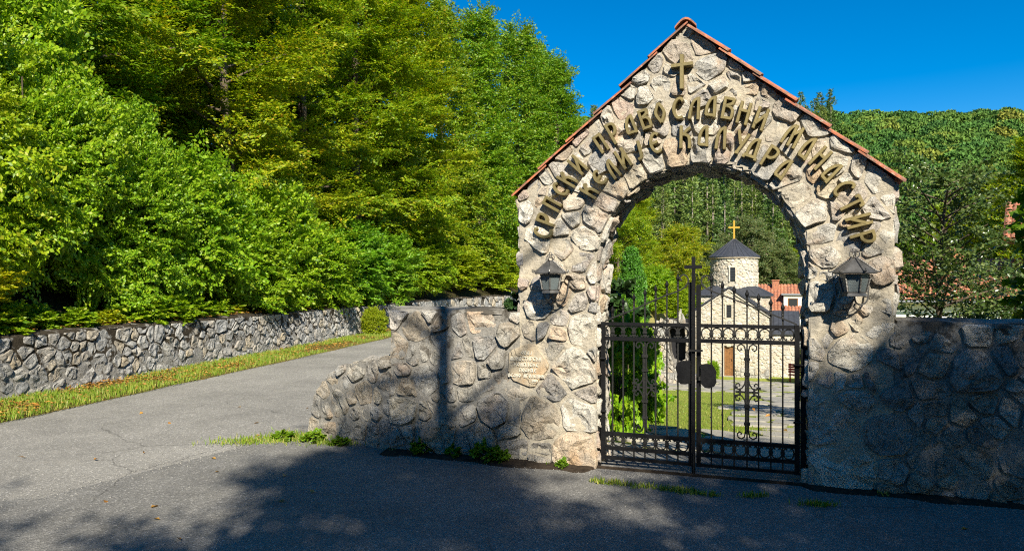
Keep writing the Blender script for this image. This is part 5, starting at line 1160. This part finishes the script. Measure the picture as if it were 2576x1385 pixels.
# pines on the slope behind the church
def pine(seed, h, r, base):
    rs = np.random.RandomState(seed); mb = MB().tube([(0, 0, -0.5), (0.05, 0, h*0.5), (0, 0, h)], [0.17, 0.11, 0.02], 6); P = []; T = []
    nw = int((h*(1-base))/0.55)
    for i in range(nw):
        f = i/nw; z = h*(base+(1-base)*f); L = r*(1-f)**0.8*rs.uniform(0.75, 1.15)+0.15
        for k in range(5):
            az = rs.rand()*6.283; d = np.array([math.cos(az), math.sin(az), -0.15+0.55*f])
            m_ = int(9+26*L/r); t = rs.rand(m_)**0.6
            P.append(np.array([0, 0, z]) + d*L*t[:, None] + rs.normal(0, 0.12, (m_, 3))); T.append(unit(d + rs.normal(0, 0.6, (m_, 3)) + np.array([0, 0, 0.15])))
    P = np.concatenate(P); T = np.concatenate(T); N = unit(rs.normal(0, 1, P.shape)); L = rs.uniform(0.28, 0.55, len(P))
    return mk_mesh('pine_trunk', mb.v, mb.f, M['bark_pale'], True), leaves_mesh('pine_crown', P, T, N, L, L*0.34, M['conifer'])
PINES = [pine(1, 14, 1.9, 0.34), pine(2, 16, 1.7, 0.42), pine(3, 12, 2.0, 0.22)]
rp = random.Random(8); cnt = 0; placed = []
for _ in range(4000):
    if cnt >= 190: break
    Z = rp.uniform(84, 165); xi = rp.uniform(1470, 2090); x_ = at(xi, Z)
    if any((x_-a)**2 + (Z-b_)**2 < 11 for a, b_ in placed): continue
    placed.append((x_, Z)); cnt += 1
    g_ = rp.uniform(0.8, 1.25); plant('pine_tree', PINES[rp.randrange(3)], (x_, Z, ground_z(x_, Z)-0.3), rp.uniform(0.8, 1.15), rp.uniform(0, 6.28), 'tall slender pine on the slope behind the church', 'tree', 'pines on the slope behind the church', (g_*rp.uniform(0.95, 1.35), g_*1.05, g_*0.9))

# far forest on the hill: one mass of crowns
def clump_mesh(name, seed, n, leafL, mat, tall):
    rs = np.random.RandomState(seed); d = unit(rs.normal(0, 1, (n, 3))); d[:, 2] = np.abs(d[:, 2])*1.0 - 0.25
    rad_ = 1 + 0.35*(vnoise(d[:, 0]*3+seed, d[:, 1]*3+d[:, 2]*4)-0.5)*2
    P = np.stack([d[:, 0]*rad_*3.0, d[:, 1]*rad_*3.0, 3.6 + d[:, 2]*rad_*tall], 1)*np.array([1, 1, 1]); T = unit(d + rs.normal(0, 0.7, d.shape)); N = unit(d + rs.normal(0, 0.5, d.shape)+np.array([0, 0, 0.4]))
    L = leafL*rs.uniform(0.6, 1.4, n); return leaves_mesh(name, P, T, N, L, L*0.75, mat)
def scatter_gn(obj, proto):
    ng = bpy.data.node_groups.new('forest', 'GeometryNodeTree'); ng.interface.new_socket('Geometry', in_out='INPUT', socket_type='NodeSocketGeometry'); ng.interface.new_socket('Geometry', in_out='OUTPUT', socket_type='NodeSocketGeometry')
    a = ng.nodes.new('NodeGroupInput'); z = ng.nodes.new('NodeGroupOutput'); inst = ng.nodes.new('GeometryNodeInstanceOnPoints'); oi = ng.nodes.new('GeometryNodeObjectInfo'); oi.inputs[0].default_value = proto; oi.inputs['As Instance'].default_value = True
    rv = ng.nodes.new('FunctionNodeRandomValue'); rv.data_type = 'FLOAT_VECTOR'; rv.inputs[0].default_value = (-0.1, -0.1, 0); rv.inputs[1].default_value = (0.1, 0.1, 6.28)
    sv = ng.nodes.new('FunctionNodeRandomValue'); sv.data_type = 'FLOAT_VECTOR'; sv.inputs[0].default_value = (0.55, 0.55, 0.6); sv.inputs[1].default_value = (1.3, 1.3, 1.3); sv.inputs['Seed'].default_value = 3
    ng.links.new(a.outputs[0], inst.inputs['Points']); ng.links.new(oi.outputs['Geometry'], inst.inputs['Instance']); ng.links.new(rv.outputs[0], inst.inputs['Rotation']); ng.links.new(sv.outputs[0], inst.inputs['Scale']); ng.links.new(inst.outputs[0], z.inputs[0])
    md = obj.modifiers.new('forest', 'NODES'); md.node_group = ng
CONI = bpy.data.materials['pine_needles']
for (nm, lab, n, seed, mat, tall, rx, test) in (('broadleaf_forest', 'broadleaf forest covering the far hill', 2700, 5, M['far_leaf'], 2.6, 3.0, lambda x, y: True), ('conifer_forest', 'darker conifers along the far ridge', 170, 6, M['conifer'], 7.0, 1.0, lambda x, y: y > 205 and x > 85)):
    rr_ = np.random.RandomState(seed); pts = []
    while len(pts) < n:
        y = rr_.uniform(92, 262)**1.0; xi = rr_.uniform(1380, 2720); x = at(xi, y)
        if 1440 < xi < 2120 and y < 172: continue
        if y > 232 + 30*rr_.rand() or not test(x, y): continue
        pts.append((x, y, ground_z(x, y)-0.6))
    x0, y0 = pts[0][0], pts[0][1]
    pm = clump_mesh(nm + '_crown', seed, 1000, 0.52, mat, tall)
    if nm == 'conifer_forest': 
        co = np.empty(len(pm.vertices)*3, np.float32); pm.vertices.foreach_get('co', co); co = co.reshape(-1, 3); k = np.clip(1.15-(co[:, 2]-1)/11, 0.1, 1)*0.75; co[:, :2] *= k[:, None]; pm.vertices.foreach_set('co', co.ravel())
    proto = tag(link(bpy.data.objects.new('hill_tree', pm)), 'single crown standing among the far hill forest' if nm[0] == 'b' else 'dark conifer standing among the far ridge trees', 'tree'); proto.location = pts[0]
    fm_ = bpy.data.meshes.new(nm); fm_.from_pydata(pts[1:], [], []); fo = link(bpy.data.objects.new(nm, fm_)); tag(fo, lab, kind='stuff'); scatter_gn(fo, proto)

# ------------------------------------------------------------------ trees across the lane, behind the viewer, that shade the foreground
SHADE = [(-2.6, -7.6, PH4, 0.92, 1.4, 'roadside maple behind the viewer, leftmost'), (0.4, -6.4, PH4, 0.85, 0.4, 'roadside maple behind the viewer, second from left'), (1.7, -7.0, PH2, 0.775, 2.6, 'narrow roadside beech behind the viewer'), (4.1, -6.0, PH4, 0.92, 2.0, 'roadside maple behind the viewer, middle'), (7.75, -5.6, PH1, 0.97, 4.0, 'roadside hornbeam behind the viewer, right'), (10.4, -5.0, PH1, 1.02, 1.0, 'second roadside hornbeam behind the viewer, further right'), (13.6, -4.0, PH4, 1.15, 5.0, 'large roadside maple behind the viewer, far right')]
dt = MB(); dt.tube([(0, 0, -0.1), (0.02, 0.03, 4.0), (-0.05, 0.0, 7.2), (-0.03, 0.05, 9.2)], [0.11, 0.09, 0.075, 0.05], 8); dtree = tag(empty('dead_tree', (1.12, -2.2, 0.0)), 'bare dead tree trunk behind the viewer', 'tree'); dt.obj('trunk', M['bark'], dtree, True)
for (z, dx, dy, dz) in ((7.6, -1.1, 0.3, 0.9), (7.9, 1.5, 0.2, 0.7), (8.3, -0.8, -0.2, 0.8), (6.9, 1.2, -0.3, 1.3), (7.3, -1.6, 0.2, 0.2)): MB().tube([(-0.04, 0.02, z), (dx*0.5, dy*0.5, z+dz*0.4), (dx, dy, z+dz)], [0.04, 0.028, 0.012], 6).obj('limb', M['bark'], dtree, True)
for (x, y, pr, sc, rz, lab) in SHADE: plant('broadleaf_tree', pr, (x, y, -0.03), sc, rz, lab, 'tree', 'roadside trees behind the viewer', (1, 1, 1))

# ------------------------------------------------------------------ grass, fallen leaves, weeds, gravel
def blades(name, pts, hmin, hmax, mat, seed, lab, lean=0.45, wd=0.006):
    rs = np.random.RandomState(seed); n = len(pts); P = np.asarray(pts); az = rs.rand(n)*6.283; ln = rs.rand(n)*lean
    T = unit(np.stack([np.cos(az)*ln, np.sin(az)*ln, np.ones(n)], 1)); a2 = rs.rand(n)*6.283; N = unit(np.stack([np.cos(a2), np.sin(a2), np.zeros(n)+0.1], 1)); L = rs.uniform(hmin, hmax, n)
    o = link(bpy.data.objects.new(name, leaves_mesh(name, P, T, N, L, np.full(n, wd)+L*0.06, mat, 0.3))); return tag(o, lab, 'grass', kind='stuff')
rs = np.random.RandomState(12); pts = []; fl = []
for _ in range(60000):
    y = 7.0 + 30*rs.rand()**2.0; s = wall_s_at_y(y); p, n = wall_at(s); o = 0.05 + 1.22*rs.rand(); d = vnoise(y*1.7, o*2.3+3)
    if o > 1.0 and rs.rand() < 0.55: continue
    q = p + n*o
    if d > 0.22 + 0.3*rs.rand(): pts.append((q[0], q[1], 0.02))
    elif rs.rand() < 0.12: fl.append((q[0], q[1], 0.055+0.03*rs.rand()))
blades('verge_grass', pts, 0.035, 0.11, M['grass'], 1, 'short grass on the lane verge')
for _ in range(700):
    y = 7.4 + 8*rs.rand()**1.5; s = wall_s_at_y(y); p, n = wall_at(s); o = 0.1 + 1.15*rs.rand(); q = p + n*o; fl.append((q[0], q[1], 0.06+0.04*rs.rand()))
for _ in range(50): fl.append((rs.uniform(-6, 4), rs.uniform(3.5, 9), 0.028))
for _ in range(700):
    y = 7.4 + 18*rs.rand(); s = wall_s_at_y(y); p, n = wall_at(s); q = p - n*rs.uniform(0.02, 0.45); fl.append((q[0], q[1], WH+0.075))
fl = np.array(fl); az = rs.rand(len(fl))*6.283
fo = link(bpy.data.objects.new('fallen_leaves', leaves_mesh('fallen_leaves', fl, unit(np.stack([np.cos(az), np.sin(az), rs.normal(0, 0.2, len(fl))], 1)), unit(np.array([0, 0, 1.0])+rs.normal(0, 0.3, fl.shape)), rs.uniform(0.035, 0.075, len(fl)), rs.uniform(0.025, 0.045, len(fl)), M['fallen'], 0.25))); tag(fo, 'brown and orange leaves fallen on verge and wall', 'leaves', kind='stuff')
pts = []
for _ in range(26000):   # lawn
    w = 3.2 + 19*rs.rand()**1.6; u = rs.uniform(-3.0, 4.6); x, y = gate_world(u, w)
    if in_path(u, w) and rs.rand() < 0.93: continue
    pts.append((x, y, 0))
xy = np.array(pts); xy[:, 2] = terrain(xy[:, 0], xy[:, 1]); blades('lawn_grass', xy, 0.02, 0.055, M['grass'], 2, 'short lawn grass between gate and church', 0.7)
pts = []
def tuft(cx_, cy_, sx, sy, n, z=0.015):
    for _ in range(n): pts.append((cx_+rs.normal(0, sx), cy_+rs.normal(0, sy), z))
tuft(-2.25, 7.05, 0.20, 0.12, 900); tuft(-2.62, 6.9, 0.16, 0.08, 420); tuft(-1.75, 6.82, 0.16, 0.06, 260)
for k in range(60):
    u = rs.uniform(0.75, 1.75); x, y = gate_world(u, -0.33 - 0.10*u + rs.normal(0, 0.02)); tuft(x, y, 0.03, 0.012, 9)
for u in (1.95, 2.35, 2.42): x, y = gate_world(u, -0.48 if u > 2.2 else -0.42); tuft(x, y, 0.05, 0.015, 90)
for k in range(30):
    u = rs.uniform(-1.2, 2.9)
    if 0.62 < u < 2.40: continue
    x, y = gate_world(u, -0.06); tuft(x, y, 0.03, 0.02, 8)
blades('weed_grass', pts, 0.02, 0.065, M['grass'], 3, 'grass tufts at the foot of the gate walls', 0.7)
WEED = (stems_mesh('weed_stems', 14, 5, 0.8, 0.01), bush_mesh('weed_leaves', 33, 26, 0.22, 0.45, M['shrub_leaf'], up=0.5, aspect=0.75, lump=0.5, core=0.2))
for i, (u, w, s_, lab) in enumerate([(-0.30, -0.08, 0.20, 'leafy weed at the wall foot below the inscription'), (-0.16, -0.09, 0.15, 'small weed right of the leafy weed at the wall foot'), (-0.62, -0.06, 0.13, 'weed sprig at the foot of the left wall'), (0.42, -0.10, 0.10, 'tiny weed at the foot of the left pillar'), (-0.95, -0.05, 0.16, 'weed near the corner where the wall turns')]):
    x, y = gate_world(u, w); plant('weed', WEED, (x, y, 0.01), (s_*0.75, s_*0.75, s_*0.7), i*1.9, lab, 'weed', 'weeds at the wall foot', (0.6, 0.75, 0.7), ('stems', 'foliage'))
for i, (x, y, s_, lab) in enumerate([(-1.95, 6.92, 0.22, 'broad leaved weed by the wall stub'), (-1.68, 6.78, 0.17, 'weed right of the broad leaved weed by the stub'), (-2.3, 6.98, 0.2, 'weed in the grass at the stub tip')]): plant('weed', WEED, (x, y, 0.01), (s_*0.75, s_*0.7, s_*0.4), i*2.1, lab, 'weed', 'weeds by the wall stub', (0.7, 0.8, 0.8), ('stems', 'foliage'))
IVY = (stems_mesh('ivy_stems', 24, 4, 0.8, 0.012), bush_mesh('ivy_leaves', 43, 14, 0.26, 0.4, M['ivy'], up=0.3, aspect=0.85, lump=0.5, core=0.3))
for (u, w, z, s_, lab) in ((-0.07, 0.20, 1.34, 0.16, 'dark ivy sprig on the wall top beside the left pillar'), (0.80, 0.62, 1.28, 0.30, 'dark vine leaves behind the left gate hinge')): x, y = gate_world(u, w); plant('ivy', IVY, (x, y, z), (s_*0.9, s_*0.9, s_), u, lab, 'ivy', None, (1, 1, 1), ('stems', 'foliage'))
# soil line and gravel at the wall foot and along the asphalt seam
V = []; F = []; us = np.arange(-1.30, 5.5, 0.08)
for u in us:
    o = 0.10 + 0.09*vnoise(u*5, 3.0) + (0.05 if u < 0.6 else 0)
    if 0.66 < u < 2.38: o = 0.01
    V += [(u, 0.0, 0.045), (u, -o*0.5, 0.038), (u, -o, 0.020)]
for i in range(len(us)-1):
    for j in range(2): a = i*3+j; F.append((a, a+1, a+4, a+3))
so_ = part('soil', V, F, M['soil']); so_.location = LOC; so_.rotation_euler = (0, 0, -ANG); tag(so_, 'dark soil along the foot of the gate walls', kind='structure')
oct_ = np.array([(1, 0, 0), (-1, 0, 0), (0, 1, 0), (0, -1, 0), (0, 0, 1), (0, 0, -1)], float); of = np.array([(0, 2, 4), (2, 1, 4), (1, 3, 4), (3, 0, 4), (2, 0, 5), (1, 2, 5), (3, 1, 5), (0, 3, 5)])
pp = []
for _ in range(900):
    u = rs.uniform(-1.3, 4.6); x, y = gate_world(u, -0.08 - abs(rs.normal(0, 0.10))); pp.append((x, y, rs.uniform(0.002, 0.006)))
seam = [(-2.25, 7.3), (-2.75, 6.4), (-3.5, 5.05), (-4.9, 3.3)]
for _ in range(420):
    i = rs.randint(0, 3); t = rs.rand(); x = seam[i][0]+(seam[i+1][0]-seam[i][0])*t + rs.normal(0, 0.10); y = seam[i][1]+(seam[i+1][1]-seam[i][1])*t + rs.normal(0, 0.09); pp.append((x, y, rs.uniform(0.002, 0.006)))
for _ in range(500): pp.append((rs.uniform(-4, 4), rs.uniform(2.8, 6.5), rs.uniform(0.0015, 0.005)))
pp = np.array(pp); V = (oct_[None]*pp[:, 2][:, None, None]*rs.uniform(0.6, 1.3, (len(pp), 6, 1)) + np.stack([pp[:, 0], pp[:, 1], np.full(len(pp), 0.022)], 1)[:, None]).reshape(-1, 3); F = (of[None] + np.arange(len(pp))[:, None, None]*6).reshape(-1, 3)
tag(link(bpy.data.objects.new('gravel', fast_mesh('gravel', V, F, M['pebble']))), 'loose pale grit on the asphalt', 'gravel', kind='stuff')
